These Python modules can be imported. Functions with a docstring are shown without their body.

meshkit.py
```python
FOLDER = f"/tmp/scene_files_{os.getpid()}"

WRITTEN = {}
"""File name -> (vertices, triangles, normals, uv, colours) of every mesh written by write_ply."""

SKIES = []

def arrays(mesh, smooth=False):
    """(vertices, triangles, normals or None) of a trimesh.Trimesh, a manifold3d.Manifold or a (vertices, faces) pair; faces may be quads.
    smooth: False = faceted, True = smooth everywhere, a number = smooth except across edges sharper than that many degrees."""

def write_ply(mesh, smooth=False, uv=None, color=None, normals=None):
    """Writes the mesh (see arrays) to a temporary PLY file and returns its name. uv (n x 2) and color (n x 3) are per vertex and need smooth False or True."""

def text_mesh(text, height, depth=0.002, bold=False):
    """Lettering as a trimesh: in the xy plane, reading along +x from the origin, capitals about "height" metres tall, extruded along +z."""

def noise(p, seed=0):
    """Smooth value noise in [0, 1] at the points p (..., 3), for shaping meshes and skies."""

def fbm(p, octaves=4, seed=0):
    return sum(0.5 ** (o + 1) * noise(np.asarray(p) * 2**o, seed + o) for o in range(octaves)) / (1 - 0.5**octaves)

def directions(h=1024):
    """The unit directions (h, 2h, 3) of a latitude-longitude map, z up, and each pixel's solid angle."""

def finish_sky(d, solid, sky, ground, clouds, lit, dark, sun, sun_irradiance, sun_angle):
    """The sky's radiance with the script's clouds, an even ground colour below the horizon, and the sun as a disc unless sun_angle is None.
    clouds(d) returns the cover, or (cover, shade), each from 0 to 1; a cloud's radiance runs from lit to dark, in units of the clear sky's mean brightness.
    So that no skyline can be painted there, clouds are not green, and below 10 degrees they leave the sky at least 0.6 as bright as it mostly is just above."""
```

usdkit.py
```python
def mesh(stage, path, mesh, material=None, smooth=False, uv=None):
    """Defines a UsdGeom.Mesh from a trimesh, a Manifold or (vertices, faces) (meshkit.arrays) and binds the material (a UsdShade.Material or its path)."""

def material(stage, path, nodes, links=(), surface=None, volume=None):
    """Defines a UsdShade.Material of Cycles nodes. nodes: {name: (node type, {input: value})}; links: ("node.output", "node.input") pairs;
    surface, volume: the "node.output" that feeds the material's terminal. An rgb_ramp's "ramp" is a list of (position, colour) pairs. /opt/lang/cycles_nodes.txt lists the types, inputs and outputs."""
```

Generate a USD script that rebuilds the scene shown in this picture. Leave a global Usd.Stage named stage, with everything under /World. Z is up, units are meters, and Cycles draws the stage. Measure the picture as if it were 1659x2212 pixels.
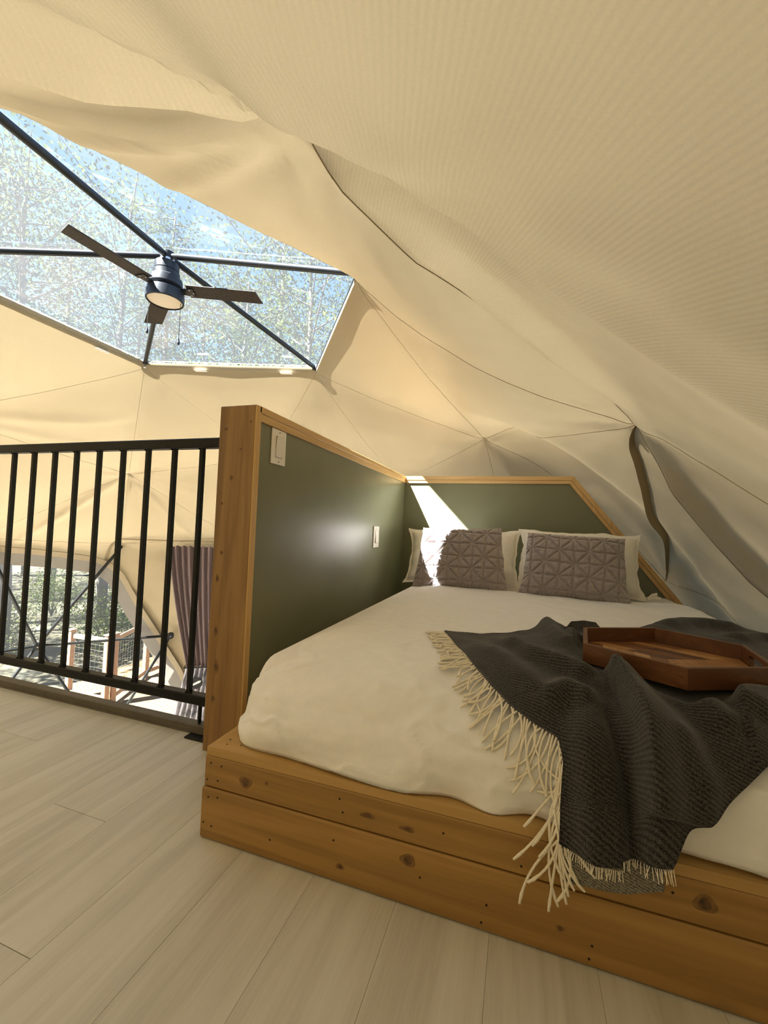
import math, numpy as np, trimesh, usdkit, meshkit
from pxr import Usd, UsdGeom, UsdLux, UsdShade, Gf, Sdf, Vt
from shapely.geometry import Polygon, Point
from shapely import contains_xy
from scipy.spatial import Delaunay

PI = math.pi
rng = np.random.default_rng(7)
stage = Usd.Stage.CreateInMemory()
UsdGeom.SetStageUpAxis(stage, 'Z'); UsdGeom.SetStageMetersPerUnit(stage, 1.0)
UsdGeom.Xform.Define(stage, '/World'); UsdGeom.Scope.Define(stage, '/World/Looks')

# ------------------------------------------------------------------ camera
CAM = np.array([0, 0, .88])
YAW, PITCH, ROLL, FPX = .319, .0351, .0405, 901.0
EXPOSURE = 3.65
fwd = np.array([-math.sin(YAW)*math.cos(PITCH), math.cos(YAW)*math.cos(PITCH), math.sin(PITCH)])
rt0 = np.array([math.cos(YAW), math.sin(YAW), 0]); up0 = np.cross(rt0, fwd)
rt = math.cos(ROLL)*rt0 + math.sin(ROLL)*up0; up = -math.sin(ROLL)*rt0 + math.cos(ROLL)*up0
cam = UsdGeom.Camera.Define(stage, '/World/Camera')
M = Gf.Matrix4d(*rt, 0, *up, 0, *(-fwd), 0, *CAM, 1)
cam.AddTransformOp().Set(M)
cam.CreateHorizontalApertureAttr(36.0); cam.CreateVerticalApertureAttr(36.0*2212/1659)
cam.CreateFocalLengthAttr(36.0*FPX/1659); cam.CreateFStopAttr(0.0)
cam.CreateClippingRangeAttr(Gf.Vec2f(.02, 1000)); cam.CreateExposureAttr(EXPOSURE)

# ------------------------------------------------------------------ sky and sun
TO_SUN = np.array([-.51, -.62, 1.0]); TO_SUN /= np.linalg.norm(TO_SUN)
SUN, SKY = 2.2e5, 0.11
MK = lambda name, nodes, links=(), surface=None, volume=None: usdkit.material(stage, '/World/Looks/'+name, nodes, links, surface, volume)
sky = MK('sky', {'s': ('sky_texture', {'sky_type': 'multiple_scattering', 'sun_disc': False, 'sun_elevation': math.asin(TO_SUN[2]), 'sun_rotation': math.atan2(TO_SUN[0], TO_SUN[1]), 'altitude': 300.0}),
                 'b': ('background_shader', {'strength': SKY})}, [('s.color', 'b.color')], surface='b.background')
dome_light = UsdLux.DomeLight.Define(stage, '/World/SkyLight')
UsdShade.MaterialBindingAPI.Apply(dome_light.GetPrim()).Bind(sky)
sun = UsdLux.DistantLight.Define(stage, '/World/SunLight')
sun.CreateAngleAttr(.53); sun.CreateIntensityAttr(SUN); sun.CreateColorAttr(Gf.Vec3f(1, .98, .95))
zz = TO_SUN; xx = np.cross([0, 0, 1], zz); xx /= np.linalg.norm(xx); yy = np.cross(zz, xx)
sun.AddTransformOp().Set(Gf.Matrix4d(*xx, 0, *yy, 0, *zz, 0, 0, 0, 0, 1))

# ------------------------------------------------------------------ helpers
LOC, taken = {}, {}
def numbered(parent, name):
    k = taken.get((parent, name), 0); taken[parent, name] = k+1
    return f'{parent}/{name}' + (f'_{k:03d}' if k else '')
def tag(prim, label=None, cat=None, group=None, kind=None):
    for k, v in (('label', label), ('category', cat), ('group', group), ('kind', kind)):
        if v: prim.SetCustomDataByKey(k, v)
def thing(name, label=None, cat=None, loc=(0, 0, 0), group=None, kind=None):
    p = numbered('/World', name); x = UsdGeom.Xform.Define(stage, p); x.AddTranslateOp().Set(Gf.Vec3d(*map(float, loc)))
    LOC[p] = np.array(loc, float); tag(x.GetPrim(), label, cat, group, kind); return p
def put(name, m, mat, parent='/World', smooth=30, label=None, cat=None, group=None, kind=None, normals=None, uv=None):
    """one Mesh prim; m in world coordinates"""
    p = numbered(parent, name); loc = LOC.get(parent, np.zeros(3)); LOC[p] = loc
    if hasattr(m, 'vertices'): v, f = np.array(m.vertices), np.array(m.faces)
    else: v, f = np.array(m[0], float), np.array(m[1], int)
    if len(f) and f.shape[1] == 4: f = np.vstack([f[:, [0, 1, 2]], f[:, [0, 2, 3]]])
    g = usdkit.mesh(stage, p, (v-loc, f), mat, False if normals is not None else smooth, uv=uv)
    if normals is not None:
        g.CreateNormalsAttr(Vt.Vec3fArray.FromNumpy(np.asarray(normals, np.float32))); g.SetNormalsInterpolation('vertex')
    tag(g.GetPrim(), label, cat, group, kind); return p
cat_ = lambda ms: trimesh.util.concatenate(ms)
def box(x0, x1, y0, y1, z0, z1, b=.002):
    b = min(b, (x1-x0)*.3, (y1-y0)*.3, (z1-z0)*.3); P = []
    for sx in (0, 1):
        for sy in (0, 1):
            for sz in (0, 1):
                c = np.array([(x0, x1)[sx], (y0, y1)[sy], (z0, z1)[sz]]); d = np.array([1-2*sx, 1-2*sy, 1-2*sz])*b
                for k in range(3): P.append(c + d*np.array([j != k for j in range(3)]))
    return trimesh.convex.convex_hull(np.array(P))
def frame(t):
    a = np.cross(t, [0, 0, 1.0]) if abs(t[2]) < .9 else np.cross(t, [1.0, 0, 0]); a /= np.linalg.norm(a); return a, np.cross(t, a)
def tube(pts, r, n=8, cap=True):
    P = np.asarray(pts, float); T = np.gradient(P, axis=0); T /= np.linalg.norm(T, axis=1, keepdims=True)+1e-12
    r = np.broadcast_to(r, (len(P),)); a, b = frame(T[0]); V = []
    for i, t in enumerate(T):
        a = a - t*(a@t); a /= np.linalg.norm(a); b = np.cross(t, a); an = np.arange(n)*2*PI/n
        V.append(P[i] + r[i]*(np.cos(an)[:, None]*a + np.sin(an)[:, None]*b))
    V = np.vstack(V); F = []
    for i in range(len(P)-1):
        for j in range(n):
            k = (j+1) % n; F += [[i*n+j, i*n+k, (i+1)*n+k], [i*n+j, (i+1)*n+k, (i+1)*n+j]]
    if cap:
        m = len(V); V = np.vstack([V, P[0], P[-1]]); e = (len(P)-1)*n
        for j in range(n):
            k = (j+1) % n; F += [[m, k, j], [m+1, e+j, e+k]]
    return trimesh.Trimesh(V, F, process=False)
def lathe(prof, c, n=40):
    prof = np.asarray(prof, float); an = np.arange(n)*2*PI/n
    V = np.stack([prof[:, None, 0]*np.cos(an), prof[:, None, 0]*np.sin(an), np.repeat(prof[:, 1:2], n, 1)], -1).reshape(-1, 3)+c; F = []
    for i in range(len(prof)-1):
        for j in range(n):
            k = (j+1) % n; F += [[i*n+j, i*n+k, (i+1)*n+k], [i*n+j, (i+1)*n+k, (i+1)*n+j]]
    return trimesh.Trimesh(V, F, process=False)
def obox(p0, p1, w, h, b=.002):
    """beam from p0 to p1, w wide (horizontally), h high"""
    p0, p1 = np.array(p0, float), np.array(p1, float); t = p1-p0; L = np.linalg.norm(t); t /= L
    s = np.cross(t, [0, 0, 1.0]) if abs(t[2]) < .99 else np.array([1.0, 0, 0]); s /= np.linalg.norm(s); u = np.cross(s, t)
    m = box(0, L, -w/2, w/2, -h/2, h/2, b); v = np.array(m.vertices); m.vertices = p0 + v[:, :1]*t + v[:, 1:2]*s + v[:, 2:]*u
    m.fix_normals(); return m
def grid_faces(nu, nv, flip=False):
    i, j = np.meshgrid(np.arange(nu-1), np.arange(nv-1), indexing='ij'); a = (i*nv+j).ravel()
    q = np.stack([a, a+nv, a+nv+1, a+1], 1); q = q[:, ::-1] if flip else q
    return np.vstack([q[:, [0, 1, 2]], q[:, [0, 2, 3]]])
def prism(poly, y0, y1):
    """polygon in xz, extruded in y"""
    m = trimesh.creation.extrude_polygon(Polygon(poly), y1-y0, engine='earcut'); v = np.array(m.vertices)
    m.vertices = np.stack([v[:, 0], y1-v[:, 2], v[:, 1]], 1); m.fix_normals(); return m

# ------------------------------------------------------------------ materials
def plain(name, col, rough=.6, **kw):
    return MK(name, {'p': ('principled_bsdf', {'base_color': col, 'roughness': rough, **kw})}, [], 'p.BSDF')
def noisy(name, c1, c2, scale=20, rough=.6, stretch=(1, 1, 1), bump=0, bscale=None, detail=4, **kw):
    n = {'g': ('geometry', {}), 'm': ('mapping', {'scale': stretch}), 'n': ('noise_texture', {'scale': scale, 'detail': detail}), 'r': ('rgb_ramp', {'ramp': [(.3, c1), (.7, c2)]}),
         'p': ('principled_bsdf', {'roughness': rough, **kw})}
    l = [('g.position', 'm.vector'), ('m.vector', 'n.vector'), ('n.fac', 'r.fac'), ('r.color', 'p.base_color')]
    if bump:
        n['n2'] = ('noise_texture', {'scale': bscale or scale, 'detail': 3.0}); n['b'] = ('bump', {'strength': bump, 'distance': .004})
        l += [('m.vector', 'n2.vector'), ('n2.fac', 'b.height'), ('b.normal', 'p.normal')]
    return MK(name, n, l, 'p.BSDF')
def wood(name, c1, c2, c3, along='x', grain=40, rough=.5, knots=0.0, knot=(.05, .025, .01), bump=.06, knot_scale=3.2):
    """boards: long streaks along one axis, cathedral waves, now and then a knot; every board its own piece of it"""
    st = {'x': (.05, 1, 1), 'y': (1, .05, 1), 'z': (1, 1, .05)}[along]
    ks = {'x': (.45, 1, 1), 'y': (1, .45, 1), 'z': (1, 1, .45)}[along]
    n = {'g': ('geometry', {}), 'o': ('object_info', {}), 'sc': ('math', {'math_type': 'multiply', 'value2': 37.0}), 'cx': ('combine_xyz', {}),
         'ad': ('mix', {'mix_type': 'add', 'fac': 1.0}), 'm': ('mapping', {'scale': st}), 'mk': ('mapping', {'scale': ks}),
         'd': ('noise_texture', {'scale': 5.0, 'detail': 3.0, 'distortion': 1.2}), 'f': ('noise_texture', {'scale': float(grain)*4, 'detail': 4.0}), 'big': ('noise_texture', {'scale': 9.0, 'detail': 2.0, 'distortion': .6}),
         'w': ('math', {'math_type': 'multiply', 'value2': 34.0}), 's': ('math', {'math_type': 'sine'}), 's2': ('math', {'math_type': 'multiply_add', 'value2': .28, 'value3': .5}),
         'x1': ('mix', {'fac': .5}), 'x2': ('mix', {'fac': .35}), 'r': ('rgb_ramp', {'ramp': [(.25, c1), (.5, c2), (.75, c3)]}),
         'v': ('voronoi_texture', {'scale': float(knot_scale)}), 'kr': ('map_range', {'from_min': .03, 'from_max': .10, 'to_min': 1.0, 'to_max': 0.0, 'clamp': True}), 'km': ('math', {'math_type': 'multiply', 'value2': float(knots)}),
         'kx': ('mix', {'color2': knot}), 'b': ('bump', {'strength': bump, 'distance': .002}), 'p': ('principled_bsdf', {'roughness': rough})}
    l = [('o.random', 'sc.value1'), ('sc.value', 'cx.x'), ('sc.value', 'cx.y'), ('sc.value', 'cx.z'), ('g.position', 'ad.color1'), ('cx.vector', 'ad.color2'), ('ad.color', 'm.vector'), ('ad.color', 'mk.vector'),
         ('m.vector', 'd.vector'), ('m.vector', 'f.vector'), ('m.vector', 'big.vector'), ('d.fac', 'w.value1'), ('w.value', 's.value1'), ('s.value', 's2.value1'), ('s2.value', 'x1.color1'), ('f.fac', 'x1.color2'), ('x1.color', 'x2.color1'), ('big.fac', 'x2.color2'), ('x2.color', 'r.fac'),
         ('mk.vector', 'v.vector'), ('v.distance', 'kr.value'), ('kr.result', 'km.value1'), ('km.value', 'kx.fac'), ('r.color', 'kx.color1'), ('kx.color', 'p.base_color'), ('f.fac', 'b.height'), ('b.normal', 'p.normal')]
    return MK(name, n, l, 'p.BSDF')
def canvas(name, dif, tra, amount, lines=None):
    n = {'g': ('geometry', {}), 'n': ('noise_texture', {'scale': 260.0, 'detail': 2.0}), 'n3': ('noise_texture', {'scale': 900.0, 'detail': 1.0}), 'r': ('rgb_ramp', {'ramp': [(.3, tuple(np.array(dif)*.93)), (.7, dif)]}),
         'b': ('bump', {'strength': .25, 'distance': .0015}), 'd': ('diffuse_bsdf', {}), 't': ('translucent_bsdf', {'color': tra}), 'x': ('mix_closure', {'fac': amount})}
    l = [('g.position', 'n.vector'), ('g.position', 'n3.vector'), ('n.fac', 'r.fac'), ('n.fac', 'b.height'), ('b.normal', 'd.normal'), ('d.BSDF', 'x.closure1'), ('t.BSDF', 'x.closure2')]
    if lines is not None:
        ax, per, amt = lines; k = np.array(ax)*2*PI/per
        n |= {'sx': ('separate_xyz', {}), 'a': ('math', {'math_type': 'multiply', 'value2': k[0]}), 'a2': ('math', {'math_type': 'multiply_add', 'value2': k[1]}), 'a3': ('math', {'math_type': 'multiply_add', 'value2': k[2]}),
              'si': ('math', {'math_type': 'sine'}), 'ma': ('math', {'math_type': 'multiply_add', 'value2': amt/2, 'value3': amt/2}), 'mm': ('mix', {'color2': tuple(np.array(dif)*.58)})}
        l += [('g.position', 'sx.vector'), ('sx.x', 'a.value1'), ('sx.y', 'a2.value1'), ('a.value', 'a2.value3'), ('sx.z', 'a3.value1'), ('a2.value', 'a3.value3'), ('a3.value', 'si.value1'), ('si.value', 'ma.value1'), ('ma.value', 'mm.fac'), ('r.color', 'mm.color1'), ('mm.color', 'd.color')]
    else: l.append(('r.color', 'd.color'))
    return MK(name, n, l, 'x.closure')
CAN_D, CAN_T, CAN_A = (.31, .247, .155), (.84, .675, .39), .0036
m_canvas = canvas('cream_canvas', CAN_D, CAN_T, CAN_A)
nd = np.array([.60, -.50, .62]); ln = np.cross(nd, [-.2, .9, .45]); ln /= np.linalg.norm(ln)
m_canvas_near = canvas('cream_canvas_ribs_shaded', CAN_D, CAN_T, CAN_A, (ln, .0085, .45))  # thread ribs, darkened so the near side's dimmer light is in the colour
m_seam = canvas('seam_tape', (.36, .295, .20), CAN_T, CAN_A)
m_hem = plain('window_hem', (.20, .18, .155), .8)
def pvc(name, haze, tint, clear):
    return MK(name, {'g': ('geometry', {}), 'm': ('mapping', {'scale': (1, 1, 1)}), 't': ('transparent_bsdf', {'color': clear}), 'd': ('diffuse_bsdf', {'color': tint}), 'tl': ('translucent_bsdf', {'color': tint}), 'dx': ('mix_closure', {'fac': .75}),
                     'h': ('mix_closure', {'fac': haze}), 'gl': ('glossy_bsdf', {'color': (1, 1, 1), 'roughness': .06}), 'lw': ('layer_weight', {'blend': .5}), 'pw': ('math', {'math_type': 'power', 'value2': 5.0}), 'fr': ('math', {'math_type': 'multiply_add', 'value2': .6, 'value3': .03}), 'x': ('mix_closure', {}), 'n': ('noise_texture', {'scale': 3.0, 'detail': 2.0}), 'b': ('bump', {'strength': .25, 'distance': .03})},
              [('d.BSDF', 'dx.closure1'), ('tl.BSDF', 'dx.closure2'), ('t.BSDF', 'h.closure1'), ('dx.closure', 'h.closure2'), ('h.closure', 'x.closure1'), ('gl.BSDF', 'x.closure2'), ('lw.facing', 'pw.value1'), ('pw.value', 'fr.value1'), ('fr.value', 'x.fac'), ('g.position', 'n.vector'), ('n.fac', 'b.height'), ('b.normal', 'gl.normal')], 'x.closure')
m_pvc = pvc('clear_vinyl_roof', .008, (.40, .43, .46), (.090, .096, .103)); m_pvc2 = pvc('clear_vinyl_window', .005, (.40, .40, .38), (.10, .102, .102))
m_steel = plain('black_frame_steel', (.008, .009, .009), .42, specular_ior_level=.3)
m_rail = noisy('black_rail_paint', (.004, .004, .004), (.008, .0075, .0065), 60, .45, specular_ior_level=.2)
m_floor = wood('pale_floor_plank', (.45, .42, .34), (.57, .54, .45), (.64, .615, .53), 'y', 40, .42, bump=.03)
m_cedar_x = wood('cedar_board', (.22, .115, .027), (.33, .18, .045), (.42, .24, .068), 'x', 26, .5, .9, (.06, .03, .012), knot_scale=2.6)
m_cap_x = wood('cedar_cap_along_foot', (.38, .225, .07), (.47, .285, .095), (.54, .34, .125), 'x', 26, .5)
m_cap_y = wood('cedar_cap_along_side', (.38, .225, .07), (.47, .285, .095), (.54, .34, .125), 'y', 26, .5)
m_post = wood('cedar_post', (.14, .070, .018), (.25, .132, .036), (.35, .20, .058), 'z', 22, .45, .85, (.05, .022, .01), knot_scale=4.5)
m_trim_y = wood('pine_trim_side', (.50, .29, .10), (.60, .38, .15), (.66, .45, .20), 'y', 26, .5, .6)
m_trim_x = wood('pine_trim_head', (.50, .29, .10), (.62, .40, .17), (.68, .47, .22), 'x', 26, .5, .6)
m_trim_z = wood('pine_trim_upright', (.50, .29, .10), (.60, .38, .15), (.66, .45, .20), 'z', 26, .5, .6)
m_green = noisy('olive_green_paint', (.165, .165, .098), (.18, .18, .108), 6, .36)
m_plate = plain('white_plastic', (.80, .76, .70), .35)
m_dark = plain('dark_hole', (.02, .012, .006), .9)
def cloth(name, c1, c2, scale, bump, bs, rough=.9, sheen=.2):
    return noisy(name, c1, c2, scale, rough, bump=bump, bscale=bs, sheen_weight=sheen, sheen_roughness=.5)
m_duvet = cloth('white_linen', (.80, .79, .765), (.84, .83, .805), 30, .25, 60)
m_sheet = cloth('white_sheet', (.80, .77, .76), (.84, .81, .80), 30, .12, 80)
m_pillow = cloth('cream_pillow_linen', (.80, .76, .66), (.84, .80, .71), 30, .15, 70)
m_fur = cloth('grey_plush', (.27, .225, .21), (.42, .355, .335), 130, .9, 240, .95, .6)
def twill(name, c1, c2, per):
    k = 2*PI/per
    n = {'u': ('attribute', {'attribute': 'st'}), 'g': ('geometry', {}), 'sx': ('separate_xyz', {}), 'a': ('math', {'math_type': 'multiply', 'value2': -.35*k}), 'ay': ('math', {'math_type': 'multiply_add', 'value2': .94*k}), 'si': ('math', {'math_type': 'sine'}),
         'ma': ('math', {'math_type': 'multiply_add', 'value2': .11, 'value3': 0.0}), 'n': ('noise_texture', {'scale': 330.0, 'detail': 3.0}), 'ad': ('math', {'math_type': 'multiply_add', 'value2': 1.0}),
         'r': ('rgb_ramp', {'ramp': [(.34, c1), (.72, c2)]}), 'b': ('bump', {'strength': .5, 'distance': .002}), 'p': ('principled_bsdf', {'roughness': .95, 'sheen_weight': .2, 'sheen_roughness': .5, 'specular_ior_level': .2})}
    l = [('u.vector', 'sx.vector'), ('sx.x', 'a.value1'), ('sx.y', 'ay.value1'), ('a.value', 'ay.value3'), ('ay.value', 'si.value1'), ('si.value', 'ma.value1'), ('g.position', 'n.vector'), ('n.fac', 'ad.value1'), ('ma.value', 'ad.value3'), ('ad.value', 'r.fac'), ('r.color', 'p.base_color'), ('ad.value', 'b.height'), ('b.normal', 'p.normal')]
    return MK(name, n, l, 'p.BSDF')
m_throw = twill('charcoal_twill', (.008, .0075, .0075), (.072, .066, .062), .0075)
m_throw_back = twill('pale_grey_twill_back', (.075, .07, .055), (.32, .29, .23), .005)
m_fringe = noisy('cream_yarn', (.72, .65, .51), (.86, .79, .65), 300, .9)
def tray_wood(i, a, b, along): return wood(f'acacia_{i}', tuple(np.array(a)*.75), a, b, along, 30, .35, bump=.02)
m_tray = tray_wood('rim', (.12, .045, .016), (.20, .082, .030), 'x')
m_parq = [tray_wood(k, a, b, al) for k, (a, b, al) in enumerate([((.17, .065, .02), (.27, .11, .04), 'x'), ((.34, .16, .055), (.46, .23, .09), 'y'), ((.09, .033, .012), (.15, .06, .022), 'x'), ((.46, .25, .10), (.58, .34, .16), 'y')])]
m_fan = plain('fan_black_metal', (.010, .011, .013), .45, specular_ior_level=.35)
m_blade = noisy('dark_blade_board', (.020, .014, .010), (.040, .029, .021), 40, .6, specular_ior_level=.25)
m_lens = plain('opal_glass_off', (.78, .68, .56), .5)
m_chrome = plain('bright_hub_bolt', (.7, .68, .66), .25, metallic=1.0)
m_curtain = cloth('plum_brown_curtain', (.105, .068, .066), (.15, .10, .098), 60, .1, 200)
m_curtain_low = noisy('pale_patterned_cloth', (.10, .10, .11), (.72, .68, .74), 9, .9)
m_logo = plain('black_badge', (.01, .01, .01), .5)
m_white = plain('white_badge_mark', (.85, .82, .78), .5)
m_deck = wood('sunny_deck_board', (.12, .062, .022), (.17, .10, .045), (.22, .145, .075), 'y', 24, .7)
m_deckpost = wood('new_cedar_post', (.20, .10, .04), (.26, .145, .065), (.32, .20, .10), 'z', 24, .7)
m_curb = noisy('grey_brown_edge_trim', (.085, .070, .050), (.11, .092, .066), 30, .6)
m_tape = plain('white_tape_tab', (.85, .83, .78), .4)

# ------------------------------------------------------------------ the geodesic dome: three-frequency icosahedron
DC, R, PH = np.array([-2.502, 2.295, -1.756]), 4.5, 359.479
def icosa_dome():
    th = math.atan(2); V = [[0, 0, 1]]
    V += [[math.sin(th)*math.cos(k*2*PI/5), math.sin(th)*math.sin(k*2*PI/5), math.cos(th)] for k in range(5)]
    V += [[math.sin(th)*math.cos((k+.5)*2*PI/5), math.sin(th)*math.sin((k+.5)*2*PI/5), -math.cos(th)] for k in range(5)]
    V = np.array(V+[[0, 0, -1]]); h = trimesh.convex.convex_hull(V); V = np.array(h.vertices); P, pts, F = [], {}, []
    def idx(p):
        p = p/np.linalg.norm(p); k = tuple(np.round(p, 5)+0.0)
        if k not in pts: pts[k] = len(P); P.append(p)
        return pts[k]
    for a, b, d in V[h.faces]:
        g = {(i, j): idx((a*(3-i-j)+b*i+d*j)/3) for i in range(4) for j in range(4-i)}
        for i in range(3):
            for j in range(3-i):
                F.append([g[i, j], g[i+1, j], g[i, j+1]])
                if i+j < 2: F.append([g[i+1, j], g[i+1, j+1], g[i, j+1]])
    P = np.array(P); a = math.radians(PH); Mz = np.array([[math.cos(a), -math.sin(a), 0], [math.sin(a), math.cos(a), 0], [0, 0, 1]])
    return P, P@Mz.T, np.array(F)
U0, UD, DF = icosa_dome()
TH = np.degrees(np.arccos(np.clip(U0[:, 2], -1, 1))); AZ = np.degrees(np.arctan2(U0[:, 1], U0[:, 0]))
def hub(th, az): return int(np.argmin((TH-th)**2*2 + np.where(TH < 1, 0, ((AZ-az+180) % 360-180))**2*(1 if th > 1 else 0)))
HUB = DC + R*UD
NUDGE = {(0, 0): (.018, -.004, .029), (20.1, 0): (-.028, .022, -.05), (20.1, 72): (-.011, 0, -.015), (20.1, 144): (.015, .026, -.019), (37.4, -36): (-.122, .026, -.082), (37.4, 36): (-.044, .011, -.064),
         (43.4, 0): (-.035, .034, -.055), (43.4, 144): (.023, .033, -.039), (63.4, 144): (.035, .062, .253), (59, 122): (.03, .05, .10), (59, 166): (.03, .05, .03), (80.1, 156): (.01, .026, .022), (80.1, 132): (-.028, -.037, -.027)}
for k, d in NUDGE.items(): HUB[hub(*k)] += d
H = lambda th, az: hub(th, az)
A0, V_r, V_lr, V_l = H(0, 0), H(20.1, 0), H(20.1, 72), H(20.1, 144)
N_near, N_mid, P_r, P_l, P_b = H(37.4, -36), H(37.4, 36), H(43.4, 0), H(43.4, 144), H(59, 22)
W_hub, W_r = H(80.1, 156), H(80.1, 132)
# arch of the big clear window, polar angle against |azimuth - 170|
ARCH = np.array([(0, 60.3), (7.4, 60.66), (11.4, 61.07), (16.5, 61.9), (22, 63.4), (25.3, 65.2), (27.3, 67.1), (30.8, 73.9), (35.5, 82.4), (39.4, 88.8), (41.5, 93.8), (44, 101)])
arch_th = lambda daz: np.interp(np.abs(daz), ARCH[:, 0], ARCH[:, 1], right=200)
def sphere_pt(th, az, r): th, az = np.radians(th), np.radians(np.asarray(az)+PH); return DC + r*np.stack([np.sin(th)*np.cos(az), np.sin(th)*np.sin(az), np.cos(th)*np.ones_like(az)], -1)
ARCH_POLY = Polygon([(d*.95, t) for d, t in zip(np.r_[-ARCH[::-1, 0], ARCH[1:, 0]], np.r_[ARCH[::-1, 1], ARCH[1:, 1]])]).buffer(-.9)
# liner
NS = 44
SAG = {frozenset((V_r, H(20.1, -72))): .0, frozenset((V_r, V_lr)): .0, frozenset((V_lr, V_l)): .01, frozenset((V_r, P_r)): .13, frozenset((N_near, P_r)): -.02, frozenset((V_r, N_mid)): .03, frozenset((V_lr, N_mid)): .02, frozenset((N_mid, P_r)): .03, frozenset((P_r, P_b)): -.06}
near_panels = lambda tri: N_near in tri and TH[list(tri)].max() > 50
liner_p, liner_key, panels = [], {}, []
wn = lambda x, s: meshkit.noise(np.stack([np.asarray(x), np.zeros_like(x)+s*3.7, np.zeros_like(x)+.5], -1), 11)
WR = {}   # radial wrinkles round a hub: amplitude, reach
for h in range(len(HUB)): WR[h] = (.016, .32)
WR[P_l] = (.055, .6); WR[N_near] = (.05, .8); WR[N_mid] = (.02, .45); WR[P_r] = (.03, .5); WR[V_l] = (.012, .4); WR[P_b] = (.04, .6)
INSET = .035
for fi, tri in enumerate(DF):
    if TH[tri].mean() > 97 or A0 in tri: continue
    a, b, c = HUB[tri]; nrm = np.cross(b-a, c-a); nrm /= np.linalg.norm(nrm); inward = nrm if nrm@(DC-(a+b+c)/3) > 0 else -nrm
    ids, B = [], []
    for i in range(NS+1):
        for j in range(NS+1-i): ids.append((i, j)); B.append(((NS-i-j)/NS, i/NS, j/NS))
    B = np.array(B); P = B@HUB[tri]
    down = max(0, -inward[2])
    e = [(0, 1), (1, 2), (2, 0)]; sag = np.zeros(len(B))
    for p, q in e:
        amp = SAG.get(frozenset((tri[p], tri[q])), .035*down)
        if TH[[tri[p], tri[q]]].max() < 21 and frozenset((tri[p], tri[q])) not in SAG: amp = 0
        sag += 4*B[:, p]*B[:, q]*amp
    isnear = near_panels(tri)
    bub = 27*B.prod(1)*(.03*down if not isnear else -.03)
    ctr = (HUB-DC)/np.linalg.norm(HUB-DC, axis=1, keepdims=True)
    rad = -(P-DC)/np.linalg.norm(P-DC, axis=1, keepdims=True)
    dirn = rad*.6 + np.array([0, 0, -.4])
    P = P + dirn*sag[:, None] + rad*(bub+INSET)[:, None]
    gid = []
    for p in range(len(B)):
        key = (fi, p)
        nz = [(tri[k], round(B[p, k]*NS)) for k in range(3) if B[p, k] > 1e-9]
        if len(nz) < 3: key = tuple(sorted(nz))
        if key not in liner_key: liner_key[key] = len(liner_p); liner_p.append([])
        liner_p[liner_key[key]].append(P[p]); gid.append(liner_key[key])
    at = {ij: k for k, ij in enumerate(ids)}; F = []
    for i in range(NS):
        for j in range(NS-i):
            F.append([at[i, j], at[i+1, j], at[i, j+1]])
            if i+j < NS-1: F.append([at[i+1, j], at[i+1, j+1], at[i, j+1]])
    panels.append((tri, np.array(gid)[np.array(F)], inward))
LP = np.array([np.mean(x, 0) for x in liner_p])
allF = []
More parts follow.
